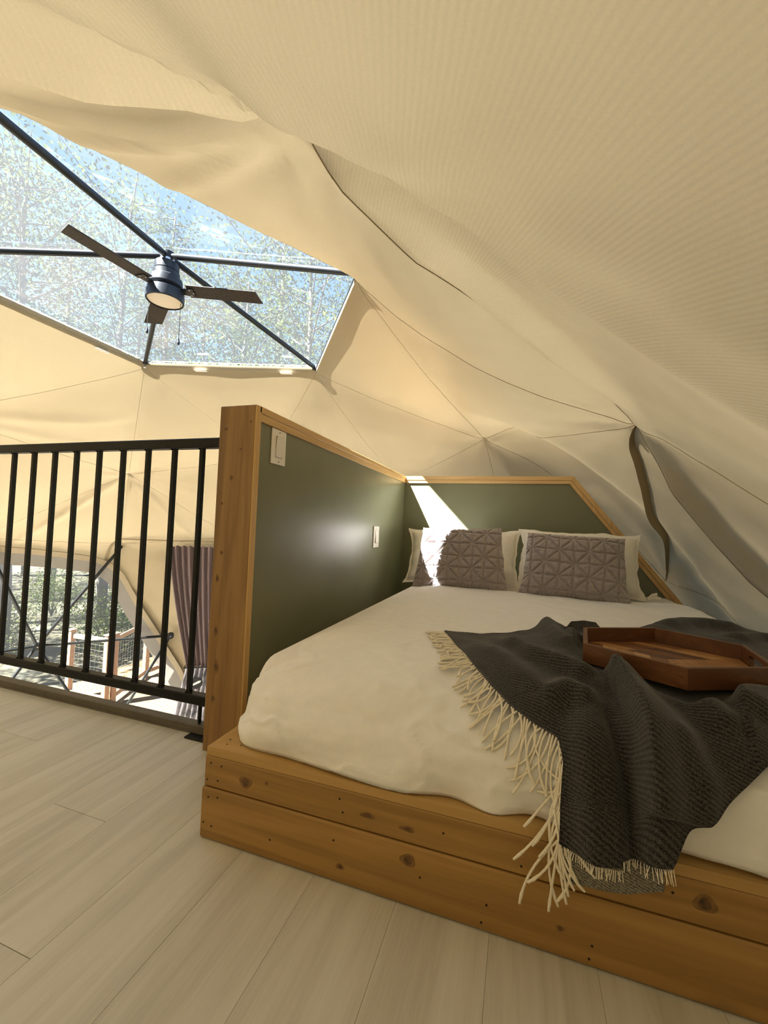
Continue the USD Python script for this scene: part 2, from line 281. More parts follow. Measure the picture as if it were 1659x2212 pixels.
for k, (tri, F, inward) in enumerate(panels):
    n0 = np.cross(LP[F[0, 1]]-LP[F[0, 0]], LP[F[0, 2]]-LP[F[0, 0]])
    if n0@inward < 0: F = F[:, ::-1]
    d = LP[F].mean(1)-DC; th = np.degrees(np.arccos(d[:, 2]/np.linalg.norm(d, axis=1))); az = np.degrees(np.arctan2(d[:, 1], d[:, 0]))-PH
    F = F[~contains_xy(ARCH_POLY, ((az-170+180) % 360-180)*.95, th)]
    panels[k] = (tri, F, inward); allF.append(F)
allF = np.vstack(allF)
def vert_normals():
    N = np.zeros_like(LP); fn = np.cross(LP[allF[:, 1]]-LP[allF[:, 0]], LP[allF[:, 2]]-LP[allF[:, 0]])
    for k in range(3): np.add.at(N, allF[:, k], fn)
    return N/(np.linalg.norm(N, axis=1, keepdims=True)+1e-12)
from scipy.sparse import coo_matrix
ed = np.vstack([allF[:, [0, 1]], allF[:, [1, 2]], allF[:, [2, 0]]]); und = np.sort(ed, 1); uq, cnt = np.unique(und, axis=0, return_counts=True)
bound = np.zeros(len(LP), bool); bound[uq[cnt == 1].ravel()] = True
Adj = coo_matrix((np.ones(len(uq)*2), (np.r_[uq[:, 0], uq[:, 1]], np.r_[uq[:, 1], uq[:, 0]])), (len(LP), len(LP))).tocsr(); deg = np.maximum(np.asarray(Adj.sum(1)).ravel(), 1)
pin = bound | np.isin(np.arange(len(LP)), [liner_key[k] for k in liner_key if isinstance(k[0], tuple) and len(k) == 1])
for it in range(30):
    L2 = (Adj@LP)/deg[:, None]; LP = np.where(pin[:, None], LP, LP*.4+L2*.6)
cd2 = np.sum((LP-np.array([0, 0, .88]))**2, 1); rr = np.linalg.norm(LP-DC, axis=1); need = 4.47-.30*cd2; push = np.maximum(need-rr, 0); push = np.where(need-rr > -.05, .5*(need-rr+.05)*((need-rr) < .05)+np.where((need-rr) >= .05, need-rr, 0), 0)
LP = LP + (LP-DC)/rr[:, None]*push[:, None]
sa, sb, sc = np.array([-.2, 3.55, 1.31]), np.array([.383, 3.55, 1.31]), np.array([1.31, 3.55, .16])
def segd(p, a, b): t = np.clip(((p-a)@(b-a))/((b-a)@(b-a)), 0, 1); return np.linalg.norm(p-a-t[:, None]*(b-a), axis=1)
sd0 = np.minimum(segd(LP, sa, sb), segd(LP, sb, sc)); rr = np.linalg.norm(LP-DC, axis=1); LP = LP + (LP-DC)/rr[:, None]*(np.maximum(4.485-rr, 0)*np.exp(-(sd0/.42)**4))[:, None]
# wrinkles radiating from the hubs, then longer folds between them
RADV = -(LP-DC)/np.linalg.norm(LP-DC, axis=1, keepdims=True); W = np.zeros(len(LP)); WF = np.zeros(len(LP)); ctr = (HUB-DC)/np.linalg.norm(HUB-DC, axis=1, keepdims=True)
for h in range(len(HUB)):
    if TH[h] > 97 or h == A0: continue
    n = ctr[h]; u = np.cross([0, 0, 1.0], n); u /= np.linalg.norm(u); v = np.cross(n, u); d = LP-HUB[h]; near = np.linalg.norm(d, axis=1) < 1.7; d = d[near]
    x, y = d@u, d@v; r = np.hypot(x, y); ph = np.arctan2(y, x); A, L = WR[h]
    an = meshkit.noise(np.stack([3.1*np.cos(ph)+h, 3.1*np.sin(ph), r*.8], -1), 5) + .6*meshkit.noise(np.stack([7*np.cos(ph), 7*np.sin(ph)+h, r*1.2], -1), 9) - .8
    W[near] += A*an*np.clip(r/.12, 0, 1)*np.exp(-(r/L)**1.5)
W += .02*(meshkit.fbm(LP*2.1, 3, 3)-.5) + .006*(meshkit.fbm(LP*7, 2, 8)-.5)
V_ul, H57 = H(20.1, -72), H(43.4, -72); mixp = lambda a, b, t: HUB[a]*(1-t)+HUB[b]*t
OFFN = HUB[H(59, -22)]-(HUB[N_near]+HUB[P_r])/2; OFFN /= np.linalg.norm(OFFN)
LFOLDS = [(HUB[N_near], HUB[H57], .09, .05, 0), (HUB[N_near], mixp(V_r, V_ul, .97), .075, .042, .06), (HUB[N_near], mixp(V_r, V_ul, .80), .065, .04, .09), (HUB[N_near], mixp(V_r, V_ul, .60), .06, .04, .10),
          (HUB[N_near], HUB[P_r]+OFFN*.10, .06, .06, 0), (HUB[P_r]+OFFN*.06, HUB[H(63.4, 0)], .085, .06, 0), (HUB[P_l], mixp(H(59, 122), W_r, .3), .03, .05, 0), (HUB[P_l], mixp(H(59, 166), W_hub, .2), .03, .05, 0),
          (HUB[H(37.4, 180)], mixp(V_l, P_l, .4), .03, .07, .1), (HUB[H(37.4, 180)], mixp(V_l, P_l, .7), .025, .06, .1), (HUB[N_mid], mixp(P_b, H(59, 50), .5), .02, .04, 0)]
for a, b, amp, w, bow in LFOLDS:
    d = b-a; L = np.linalg.norm(d); t = np.clip(((LP-a)@d)/L**2, 0, 1); c = a+t[:, None]*d + np.array([0, 0, -1.0])*(bow*4*t*(1-t))[:, None]
    lat = (LP-c); lat = lat - RADV*np.sum(lat*RADV, 1)[:, None]; WF = np.maximum(WF, amp*np.exp(-np.sum(lat**2, 1)/w**2)*np.clip(t*5, 0, 1)*np.clip((1-t)*2.2, 0, 1))
W += WF; camd = np.linalg.norm(LP-np.array([0, 0, .88]), axis=1); W *= np.clip((camd-.15)/.5, 0, 1); W[bound] *= .3
LP = LP + RADV*W[:, None]
LN = vert_normals()
shell = {'ceiling': thing('ceiling', 'cream canvas dome ceiling of triangular panels', kind='structure')}
for s, t in (('back', 'cream canvas wall behind the headboard and half wall'), ('left', 'cream canvas wall beyond the railing'), ('right', 'cream canvas wall beside the bed'), ('front', 'cream canvas wall behind the viewer')):
    shell[s] = thing('wall_'+s, t, kind='structure')
def side_of(tri):
    if TH[tri].mean() < 49 or near_panels(tri): return 'ceiling'
    d = HUB[tri].mean(0)-DC; a = math.degrees(math.atan2(d[1], d[0])) % 360
    return 'back' if 15 < a < 105 else 'left' if a < 235 and a > 100 else 'right' if a > 300 or a <= 15 else 'front'
for tri, F, inward in panels:
    if not len(F): continue
    used, inv = np.unique(F, return_inverse=True)
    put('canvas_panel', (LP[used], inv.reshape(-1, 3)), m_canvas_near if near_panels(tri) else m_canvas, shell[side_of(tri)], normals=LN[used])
done = set()
for tri, F, inward in panels:
    for p in range(3):
        a, b = tri[p], tri[(p+1) % 3]
        if (min(a, b), max(a, b)) in done or TH[[a, b]].mean() > 62 or frozenset((a, b)) == frozenset((V_r, N_near)): continue
        done.add((min(a, b), max(a, b)))
        if (TH[a] < 21 and TH[b] < 21) or (N_near in (a, b) and P_r not in (a, b)) or (AZ[[a, b]].max() < -20 and AZ[[a, b]].min() > -100): continue
        line = []
        for k in range(NS+1):
            key = tuple(sorted(x for x in ((a, NS-k), (b, k)) if x[1])); line.append(liner_key[key])
        L = LP[line] + LN[line]*.001
        put('seam', tube(L, .0016, 5), m_seam, shell[side_of(tri)], True)
line = [liner_key[tuple(sorted(x for x in ((P_r, NS-k), (P_b, k)) if x[1]))] for k in range(NS+1)]
E_ = LP[line]; inw = (DC-E_)/np.linalg.norm(DC-E_, axis=1, keepdims=True); wd = (.055*np.sin(np.linspace(.12, 1, NS+1)*PI)**.5)[:, None]; sd_ = np.cross(inw, np.gradient(E_, axis=0)); sd_ /= np.linalg.norm(sd_, axis=1, keepdims=True)
V3 = np.stack([E_-inw*.01, E_+inw*wd*.5+sd_*.002, E_+inw*wd+sd_*.004], 1)
put('seam_flap', (V3.reshape(-1, 3), grid_faces(NS+1, 3)), m_canvas, shell['back'], True)
# grommet buttons at the hubs
for h in (V_lr, V_l, N_mid, P_l, P_r, V_r):
    P = LP[liner_key[((h, NS),)]]; n = LN[liner_key[((h, NS),)]]; t = -n
    put('grommet', tube([P+n*-.002, P+n*.008], .018 if h != P_r else .012, 12), m_seam, shell['ceiling'])

# skylight and frame
w1 = thing('window_1', 'clear vinyl skylight of five triangles at the dome top', kind='structure')
ring = [H(20.1, 72*k) for k in range(5)]
for k in range(5):
    tri = HUB[[A0, ring[k], ring[(k+1) % 5]]]; out = (tri-DC)/np.linalg.norm(tri-DC, axis=1, keepdims=True)
    put('pane', (tri+out*.035, [[0, 1, 2]]), m_pvc, w1, False)
for k in range(5):   # canvas hem round the opening
    a, b = LP[liner_key[((ring[k], NS),)]], LP[liner_key[((ring[(k+1) % 5], NS),)]]
    n = 24; t = np.linspace(0, 1, n); key = []
    for i in range(NS+1):
        kk = tuple(sorted(x for x in ((ring[k], NS-i), (ring[(k+1) % 5], i)) if x[1])); key.append(liner_key[kk])
    E = LP[key]; mid = HUB[A0]; inn = E + (mid-E)/np.linalg.norm(mid-E, axis=1, keepdims=True)*(.02 if k in (0, 4) else .05); upv = (E-DC)/np.linalg.norm(E-DC, axis=1, keepdims=True)*.05
    S3 = np.stack([E, E+(inn-E)*.5+upv*.25, E+(inn-E)*.7+upv*.8], 1).reshape(-1, 3)
    put('hem', (S3, grid_faces(len(E), 3)), m_canvas, w1, True)
for a, b, t in ((V_l, V_lr, .33), (V_l, V_lr, .83), (V_l, ring[3], .25)):
    P = HUB[a]*(1-t)+HUB[b]*t; d = (HUB[b]-HUB[a]); d /= np.linalg.norm(d); n = (DC-P)/np.linalg.norm(DC-P); q = P+n*.06
    put('tape_tab', obox(q-d*.06, q+d*.06, .05, .006), m_tape, w1)
fr = thing('trim_1', 'black steel tube frame of the geodesic dome', kind='structure')
def strut(a, b, r=.021):
    t = (b-a)/np.linalg.norm(b-a); s, u = frame(t); m = tube([a, a+t*.05, a+t*.11, b-t*.11, b-t*.05, b], [.016, .019, r, r, .019, .016], 12)
    put('strut', m, m_steel, fr)
for k in range(5): strut(HUB[A0], HUB[ring[k]])
for k in range(5): strut(HUB[ring[k]], HUB[ring[(k+1) % 5]], .018)
whubs = [H(63.4, 144), H(59, 166), H(79.2, 180), H(99.9, 168), H(100.8, 144), W_r]
WIN = lambda h: DC+(HUB[h]-DC)*.968
for k in range(6):
    strut(WIN(W_hub), WIN(whubs[k]))
    if W_r in (whubs[k], whubs[(k+1) % 6]) and whubs[0] not in (whubs[k], whubs[(k+1) % 6]): strut(WIN(whubs[k]), WIN(whubs[(k+1) % 6]))
for h in (A0, W_hub, W_r, V_lr, V_l):
    q = WIN(h) if h in (W_hub, W_r) else HUB[h]
    n = (HUB[h]-DC)/R; put('hub_plate', tube([q-n*.03, q+n*.02], .05, 14), m_steel, fr)
    put('hub_bolt', tube([q-n*.045, q-n*.02], .012, 10), m_chrome, fr)
# arch window
w2 = thing('window_2', 'large arched clear vinyl window below the loft', kind='structure')
da = np.r_[np.linspace(-44, -27, 18), np.linspace(-25.5, 25.5, 40), np.linspace(27, 44, 18)]
rows = 22; TT = np.stack([arch_th(da)+(103-arch_th(da))*k/(rows-1) for k in range(rows)], 1)
put('pane', (sphere_pt(TT, np.repeat((da+170)[:, None], rows, 1), R+.04).reshape(-1, 3), grid_faces(len(da), rows)), m_pvc2, w2, True)
from scipy.spatial import cKDTree
KT = cKDTree((LP-DC)/np.linalg.norm(LP-DC, axis=1, keepdims=True)); LR = np.linalg.norm(LP-DC, axis=1)
def on_canvas(th, az, lift):
    d = sphere_pt(th, az, 1.0)-DC; dist, i = KT.query(d, 6); w = 1/(dist+.004); return DC + d*((LR[i]*w).sum()/w.sum()-lift)
def arch_band(o0, o1, r0, name, mat):
    full = np.array([(d, t) for d, t in zip(da, arch_th(da))]); tg = np.gradient(full, axis=0); tg[:, 0] *= .95; tg /= np.linalg.norm(tg, axis=1, keepdims=True); nn = np.stack([-tg[:, 1], tg[:, 0]], 1)
    nn[nn[:, 1] < 0] *= 1; V = []
    for d, t, n_ in zip(full[:, 0], full[:, 1], nn):
        n_ = n_ if (np.array([-d*.4, 85-t])@n_) > 0 else -n_
        V.append([on_canvas(t+n_[1]*o, d+170+n_[0]*o, r) for o, r in ((o0, r0), (o1, r0), (o1, r0-.012), (o0, r0-.012))])
    V = np.array(V).reshape(-1, 3); n = len(full); F = []
    for i in range(n-1):
        for j in range(4): k = (j+1) % 4; F.append([i*4+j, (i+1)*4+j, (i+1)*4+k, i*4+k])
    put(name, (V, np.array(F)), mat, w2, 30)
arch_band(.1, 2.6, .03, 'arch_border', m_hem); arch_band(-.7, .3, .036, 'arch_hem', m_seam)

# ------------------------------------------------------------------ floors
fl = thing('floor', 'pale wood plank floor of the loft', kind='structure')
for k in range(-16, 10):
    x0 = -1.1095+.2135*k*1.0; x1 = x0+.2131
    if x0 > 1.55: continue
    cuts = [-1.9, -.55+.23*((k*5) % 4), 1.43 if x1 < -1.0 else 3.6] + ([.604] if k == 0 else [.93] if k == -1 else [1.15] if k == -4 else [])
    cuts = sorted(cuts)
    for a, b in zip(cuts[:-1], cuts[1:]):
        d = max(np.hypot(x-DC[0], y-DC[1]) for x in (x0, x1) for y in (a, b))
        if b-a < .05 or min(np.hypot(x-DC[0], y-DC[1]) for x in (x0, x1) for y in (a, b)) > 4.05: continue
        put('floor_plank', box(x0, x1, a+.0006, b-.0006, -.012, 0, .0005), m_floor, fl, False)
put('floor_deck', box(-4.6, 1.3, -1.2, 1.45, -.18, -.012), m_curb, fl); put('floor_deck', box(-1.13, 1.2, 1.45, 3.9, -.18, -.012), m_curb, fl)
put('floor_lower', tube([[DC[0], DC[1], -2.85], [DC[0], DC[1], -2.75]], 4.42, 48), noisy('lower_floor', (.46, .42, .36), (.54, .50, .43), 8), smooth=30, label='lower storey floor below the loft', kind='structure')

# ------------------------------------------------------------------ half wall and headboard
XW, XL, YW, YH, ZW = -.966, -1.134, 1.336, 3.5, 1.3265
hw = thing('wall_half', 'olive green half wall with cedar end post and pine trim along the bed', kind='structure')
put('wall_core', box(XL+.012, XW-.018, YW+.02, YH+.1, 0, ZW-.03), m_green, hw)
put('green_panel', box(XW-.018, XW-.012, YW+.03, YH+.02, 0, ZW-.05, .0005), m_green, hw)
put('outer_panel', box(XL+.004, XL+.012, YW+.02, YH+.1, 0, ZW-.03, .0005), m_green, hw)
put('end_board', box(XL, XW-.004, YW, YW+.02, 0, ZW-.001, .003), m_post, hw)
put('edge_strip', box(XW-.018, XW, YW+.0015, YW+.034, 0, ZW-.001, .003), m_trim_z, hw)
put('trim_strip', box(XW-.014, XW-.003, YW+.034, YH, ZW-.058, ZW-.028, .0015), m_trim_y, hw)
put('cap_board', box(XL, XW, YW+.0205, YH+.1, ZW-.0275, ZW, .003), m_trim_y, hw)
hd = thing('headboard', 'olive green wall headboard with pine trim and a sloping right side', 'headboard', (0, YH, .25))
HP = [(XW-.012, .12), (XW-.012, ZW), (.383, ZW-.015), (1.057, .468), (1.31, .145)]
sl = np.array([.674, -.841]); sl /= np.linalg.norm(sl); nn = np.array([sl[1], -sl[0]])
P1, P2 = np.array([.383, ZW-.012]), np.array([1.31, .155])
def offp(d): # inner polygon top-right corner
    y = ZW-d; p = P1+nn*d; t = (y-p[1])/sl[1]; return p+sl*t, P2+nn*d
q1, q2 = offp(.0)
i1, i2 = offp(.03); j1, j2 = offp(.058)
put('green_panel', prism([(XW-.012, .1), (XW-.012, ZW-.05), tuple(offp(.05)[0]), tuple(offp(.05)[1])], YH+.014, YH+.02), m_green, hd)
put('back_frame', prism([(XW-.012, .1), (XW-.012, ZW-.03), tuple(i1), tuple(i2)], YH+.02, YH+.095), m_green, hd)
put('top_cap', prism([(XW+.001, ZW-.03), (XW+.001, ZW), tuple(q1), tuple(i1)], YH-.006, YH+.1), m_trim_x, hd)
put('top_trim', prism([(XW+.001, ZW-.058), (XW+.001, ZW-.031), tuple(offp(.031)[0]), tuple(j1)], YH, YH+.014), m_trim_x, hd)
put('slope_cap', prism([tuple(i1), tuple(q1), tuple(q2), tuple(i2)], YH-.0055, YH+.1), m_trim_z, hd)
put('slope_trim', prism([tuple(j1), tuple(offp(.031)[0]), tuple(offp(.031)[1]), tuple(j2)], YH, YH+.014), m_trim_z, hd)
# switches
def switch(label, y0, y1, z0, z1, rocker):
    t = thing('light_switch', label, 'light switch', (XW-.012, (y0+y1)/2, z0)); x = XW-.012
    pl = put('plate', box(x, x+.007, y0, y1, z0, z1, .003), m_plate, t)
    cy, cz = (y0+y1)/2, (z0+z1)/2; hy, hz = (y1-y0)*.22, (z1-z0)*.29
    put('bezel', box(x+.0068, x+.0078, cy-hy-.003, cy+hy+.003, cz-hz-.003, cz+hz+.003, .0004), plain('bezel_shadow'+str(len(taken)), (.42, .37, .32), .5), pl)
    rk = box(x+.006, x+.012, cy-hy, cy+hy, cz-hz, cz+hz, .002); v = np.array(rk.vertices); v[:, 0] += (v[:, 2]-cz)/hz*.003*(rocker); rk.vertices = v
    put('rocker', rk, m_plate, pl)
    for z in (z0+.012, z1-.012): put('screw', tube([(x+.006, cy, z), (x+.0082, cy, z)], .003, 8), m_curb, pl)
switch('larger white rocker switch near the cedar post end of the green wall', 1.455, 1.56, 1.120, 1.266, 1)
switch('smaller white rocker switch lower on the green wall by the pillows', 2.735, 2.848, .731, .880, -1)

# ------------------------------------------------------------------ bed platform
BX0, BY0 = -.825, .978
bp = thing('bed_platform', 'knotty cedar bed platform on the pale floor', 'bed frame', (.15, BY0, 0))
put('front_board', box(BX0, 1.18, BY0, BY0+.036, .002, .1385, .004), m_cedar_x, bp)
put('front_board', box(BX0+.004, 1.18, BY0+.004, BY0+.038, .1405, .2225, .003), m_cedar_x, bp)
put('side_board', box(BX0, BX0+.036, BY0+.037, 3.48, .002, .1385, .004), m_cedar_x, bp)
put('side_board', box(BX0+.004, BX0+.038, BY0+.039, 3.48, .1405, .2225, .003), m_cedar_x, bp)
def flat(poly, z0, z1):
    m = trimesh.creation.extrude_polygon(Polygon(poly), z1-z0, engine='earcut'); m.apply_translation([0, 0, z0]); return m
cx, cy, cw = BX0+.007, BY0+.007, .125
put('front_cap', flat([(cx, cy), (1.18, cy), (1.18, cy+cw), (cx+cw*.9, cy+cw)], .2235, .246), m_cap_x, bp, 20)
put('side_cap', flat([(cx, cy+.0012), (cx+cw*.9-.001, cy+cw+.0012), (cx+cw*.9-.001, 3.48), (cx, 3.48)], .2235, .2455), m_cap_y, bp, 20)
put('slat_base', box(cx+cw*.9, 1.18, cy+cw, 3.48, .19, .225), m_cap_x, bp)
m_knot = noisy('dark_knot', (.045, .022, .008), (.16, .075, .022), 90, .6, bump=.3, bscale=160)
m_knot_ring = noisy('knot_halo', (.15, .075, .018), (.24, .125, .032), 60, .55)
def knot(par, c, e, n_, up_, rx, rz):
    e, n_, up_ = map(lambda q: np.array(q, float), (e, n_, up_)); c = np.array(c, float); an = np.linspace(0, 2*PI, 20, endpoint=False); wob = 1+.12*np.sin(an*3+c[0]*9)
    for k, (mt, f, dep) in enumerate(((m_knot_ring, 1.18, .0003), (m_knot, .85, .0006))):
        ringp = c + n_*dep*.2 + (np.cos(an)*rx*f*wob)[:, None]*e*(1.25 if k == 0 else 1) + (np.sin(an)*rz*f*wob)[:, None]*up_; low = ringp - n_*.004
        V = np.vstack([ringp, low, c+n_*dep]); F = []
        for i in range(20): j = (i+1) % 20; F += [[40, i, j], [i, 20+i, 20+j], [i, 20+j, j]]
        m = trimesh.Trimesh(V, F, process=False); m.fix_normals(); put('knot' if k else 'knot_halo', m, mt, par, 20)
KX = lambda x, z, rx, rz: knot(bp, (x, BY0+(.004 if z > .14 else 0), z), (1, 0, 0), (0, -1, 0), (0, 0, 1), rx, rz)
for q in ((-.685, .178, .014, .013), (-.335, .178, .013, .006), (-.235, .172, .013, .006), (.353, .185, .014, .014), (-.40, .042, .008, .006), (-.23, .105, .013, .012), (-.62, .19, .005, .004), (.10, .06, .006, .005)): KX(*q)
PK = lambda x, z, rx, rz: knot(hw, (x, YW, z), (0, 0, 1), (0, -1, 0), (1, 0, 0), rz, rx)
for q in ((-1.104, 1.235, .008, .007), (-1.03, 1.155, .006, .004), (-1.066, 1.045, .008, .009), (-1.104, .945, .006, .005), (-1.093, .755, .006, .006), (-1.106, .655, .007, .012), (-1.10, .455, .008, .016), (-1.09, .32, .010, .02), (-1.096, .20, .008, .012), (-.99, 1.26, .005, .004)): PK(*q)
holes = [(-.80, .205), (-.765, .203), (-.81, .158), (-.775, .162), (-.80, .115), (-.77, .12), (-.812, .045), (-.785, .04), (-.60, .053), (-.42, .1), (-.41, .2), (-.40, .17), (-.2, .075), (-.05, .06), (.02, .16), (.16, .045), (.155, .018), (-.06, .02), (.3, .19), (-.15, .185)]
hm = [tube([(x, BY0-.0006+(.004 if z > .14 else 0), z), (x, BY0+.004, z)], .0026, 8) for x, z in holes] + [tube([(BX0+.03+a, BY0+.03+b, .2452), (BX0+.03+a, BY0+.03+b, .2466)], .0022, 8) for a, b in ((.02, .005), (.055, .03), (.06, .015), (.012, .03), (.03, .06), (.04, .075))]
put('nail_holes', cat_(hm), m_dark, bp, kind='stuff')

# ------------------------------------------------------------------ mattress, duvet
def S(d, r=.42, p=2.4):
    q = 1-np.clip(d/r, 0, 1); return (1-q**p)**(1/p)
def cushion(x0, x1, y0, y1, z0, Hh, rl, rr, rf, rb, rc, nu, nv, wr=None):
    u = np.sin(np.linspace(-1, 1, nu)*PI/2); v = np.sin(np.linspace(-1, 1, nv)*PI/2)
    X = (x0+x1)/2+(x1-x0)/2*u; Y = (y0+y1)/2+(y1-y0)/2*v; X, Y = np.meshgrid(X, Y, indexing='ij')
    dl, dr, df, db = X-x0, x1-X, Y-y0, y1-Y
    Z = z0+Hh*S(dl, rl)*S(dr, rr)*S(df, rf)*S(db, rb)
    for dx, dy, sx, sy in ((dl, df, 1, 1), (dr, df, -1, 1), (dl, db, 1, -1), (dr, db, -1, -1)):
        m = (dx < rc) & (dy < rc); a, b = np.clip(1-dx/rc, 0, 1), np.clip(1-dy/rc, 0, 1)
        a2, b2 = a*np.sqrt(1-b*b/2), b*np.sqrt(1-a*a/2)
        X = np.where(m, X+sx*(a-a2)*rc, X); Y = np.where(m, Y+sy*(b-b2)*rc, Y)
    P = np.stack([X, Y, Z], -1)
    if wr is not None: P = wr(P)
    Pf = P.reshape(-1, 3); F = grid_faces(nu, nv)
    Q = Pf.copy(); Q[:, 2] = z0; c = np.array([(x0+x1)/2, (y0+y1)/2]); Q[:, :2] = c+(Q[:, :2]-c)*.97
    n = len(Pf); b = np.concatenate([np.arange(nu)*nv, (nu-1)*nv+np.arange(1, nv), np.arange(nu-2, -1, -1)*nv+nv-1, np.arange(nv-2, 0, -1)]); b2 = np.roll(b, -1)
    side = np.stack([b, b+n, b2+n, b2], 1)
    F2 = np.vstack([F, F[:, ::-1]+n, side[:, [0, 1, 2]], side[:, [0, 2, 3]]]); m = trimesh.Trimesh(np.vstack([Pf, Q]), F2, process=False)
    return m
put('mattress', cushion(-.80, 1.03, 1.12, 3.47, .247, .215, .08, .08, .08, .08, .06, 60, 60), m_sheet, label='mattress in a white fitted sheet showing under the pillows', cat='mattress', smooth=True)
def duvet_wr(P):
    p = P.reshape(-1, 3); hgt = np.clip((p[:, 2]-.247)/.2, 0, 1)
    n = .034*(meshkit.fbm(p*[2.2, 2.2, 3], 3, 21)-.5) + .020*(meshkit.fbm(p*[6, 5, 9], 3, 22)-.5)
    cq = p*[5, 3.5, 8]; cr = np.abs(meshkit.fbm(cq + 1.2*meshkit.fbm(p*3, 2, 40)[:, None], 3, 41)-.5); n += .006*np.exp(-(cr/.03)**2)*(.4+.6*np.exp(-(p[:, 1]-1.0)/.5)) + .004*(meshkit.fbm(p*[20, 14, 30], 2, 43)-.5)
    # soft creases on the foot side, running with the edge
    front = np.exp(-((p[:, 1]-1.08)/.12)**2); n += front*.022*(meshkit.fbm(np.stack([p[:, 0]*3, p[:, 1]*4, p[:, 2]*16], -1), 3, 23)-.5)
    cor = np.exp(-(((p[:, 0]+.72)/.14)**2+((p[:, 1]-1.10)/.14)**2)); a = np.arctan2(p[:, 2]-.27, p[:, 0]+.9); n += cor*.012*np.sin(a*9+meshkit.fbm(p*5, 2, 2)*3)
    d = np.stack([-.6*np.exp(-(p[:, 0]+.84)/.12), -np.exp(-(p[:, 1]-1.0)/.15), np.ones(len(p))], -1); d /= np.linalg.norm(d, axis=1, keepdims=True)
    q = p + d*n[:, None]
    low = np.exp(-((p[:, 2]-.247)/.035)**2); q[:, 1] += low*.015*np.sin(p[:, 0]*21+2*np.sin(p[:, 0]*7))*(p[:, 1] < 1.2)
    q[:, 2] = np.maximum(q[:, 2], .2475); return q.reshape(P.shape)
HD = .245
put('duvet', cushion(-.815, 1.09, 1.0, 2.9, .2475, HD, .26, .24, .42, .07, .20, 260, 260, duvet_wr), m_duvet, label='puffy white linen duvet spread over the bed', cat='duvet', smooth=True)

# ------------------------------------------------------------------ pillows
def pillow(w, h, t, nu=48, nv=36, pinch=.06, flange=0, quilt=None, seed=0, taper=0, puff=.55):
    u = np.sin(np.linspace(-1, 1, nu)*PI/2); v = np.sin(np.linspace(-1, 1, nv)*PI/2); U, V = np.meshgrid(u, v, indexing='ij'); sides = []
    x = w/2*U*(1-pinch*(1-V**2)*np.abs(U)**3)*(1-taper*V); z = h/2*V*(1-pinch*(1-U**2)*np.abs(V)**3)
    th = np.clip((1-np.abs(U)**3.2)*(1-np.abs(V)**3.2), 0, 1)**puff*t/2
    if flange:
        g = np.clip((1-np.maximum(np.abs(U)*w/2/(w/2-flange), np.abs(V)*h/2/(h/2-flange)))*4+.0, 0, 1); Uc, Vc = np.clip(U*w/(w-2*flange), -1, 1), np.clip(V*h/(h-2*flange), -1, 1)
        th = np.clip((1-np.abs(Uc)**3)*(1-np.abs(Vc)**3), 0, 1)**puff*t/2 + .0015
    P3 = np.stack([x*3+seed, z*3, U*0], -1); nz = meshkit.fbm(P3*2, 3, seed)-.5
    e1 = meshkit.fbm(np.stack([U*2.2+seed, V*2.2, U*0], -1), 3, seed+3)-.5; e2 = meshkit.fbm(np.stack([U*2.2+seed, V*2.2, U*0+5], -1), 3, seed+4)-.5
    x = x + (.05 if flange else .018)*e1*np.abs(U)**2; z = z + (.05 if flange else .018)*e2*np.abs(V)**2
    n = nu*nv; V3 = []
    for s in (-1, 1):
        d = th*(1+.25*nz)
        if quilt and s < 0:
            q, dep = quilt
            xx, zz = x+.028*nz, z+.028*(meshkit.fbm(P3*2+9, 3, seed+7)-.5)
            L = lambda c: np.abs((c/q+.5) % 1-.5)*q
            dist = np.minimum.reduce([L(xx), L(zz), L((xx+zz)/2)*1.414, L((xx-zz)/2)*1.414])
            cr = np.exp(-(dist/.0065)**2); d = d - dep*cr*np.clip(th/(t*.12), 0, 1) + .010*(meshkit.fbm(np.stack([x*60, z*60, U*0+seed], -1), 3, 4)-.5)*np.clip(th/(t*.1), 0, 1)
        V3.append(np.stack([x, s*d, z+(.03 if flange else .004)*nz], -1).reshape(-1, 3))
    F = grid_faces(nu, nv); return trimesh.Trimesh(np.vstack(V3), np.vstack([F, F[:, ::-1]+n]), process=False)
def place(m, base, lean, yaw=0, roll=0):
    """stand the pillow on its lower edge at base, leaning back"""
    v = np.array(m.vertices); v[:, 2] -= v[:, 2].min()
    for ang, ax in ((roll, 1), (-lean, 0), (yaw, 2)):
        c, s = math.cos(ang), math.sin(ang); i, j = [(1, 2), (2, 0), (0, 1)][ax]; a, b = v[:, i].copy(), v[:, j].copy(); v[:, i] = c*a-s*b; v[:, j] = s*a+c*b
    v[:, 2] -= v[:, 2].min(); m.vertices = v+np.array(base); m.fix_normals(); return m
def flange_ties(par, pts):
    for a, b in pts: put('flange_tie', tube([a, (np.array(a)+b)/2+[0, 0, .008], b], [.006, .01, .012], 8), m_pillow, par)
bp1 = thing('bed_pillow', 'cream oxford bed pillow behind the sunlit plush cushion', 'pillow', (-.43, 3.1, .46))
put('cushion_body', place(pillow(.88, .48, .25, flange=.03, seed=3, puff=.42, pinch=.10), (-.42, 3.10, .455), .48, .02), m_pillow, bp1, True)
bp2 = thing('bed_pillow', 'cream oxford bed pillow behind the shaded plush cushion on the right', 'pillow', (.40, 3.1, .46))
put('cushion_body', place(pillow(.82, .50, .25, flange=.03, seed=5, puff=.42, pinch=.10), (.375, 3.10, .455), .46, -.02), m_pillow, bp2, True)
flange_ties(bp2, [((.78, 3.08, .49), (.83, 3.07, .52)), ((.78, 3.08, .485), (.845, 3.06, .495))])
tp1 = thing('throw_pillow', 'grey plush quilted cushion half in sunlight on the left of the bed', 'cushion', (-.38, 2.8, .47))
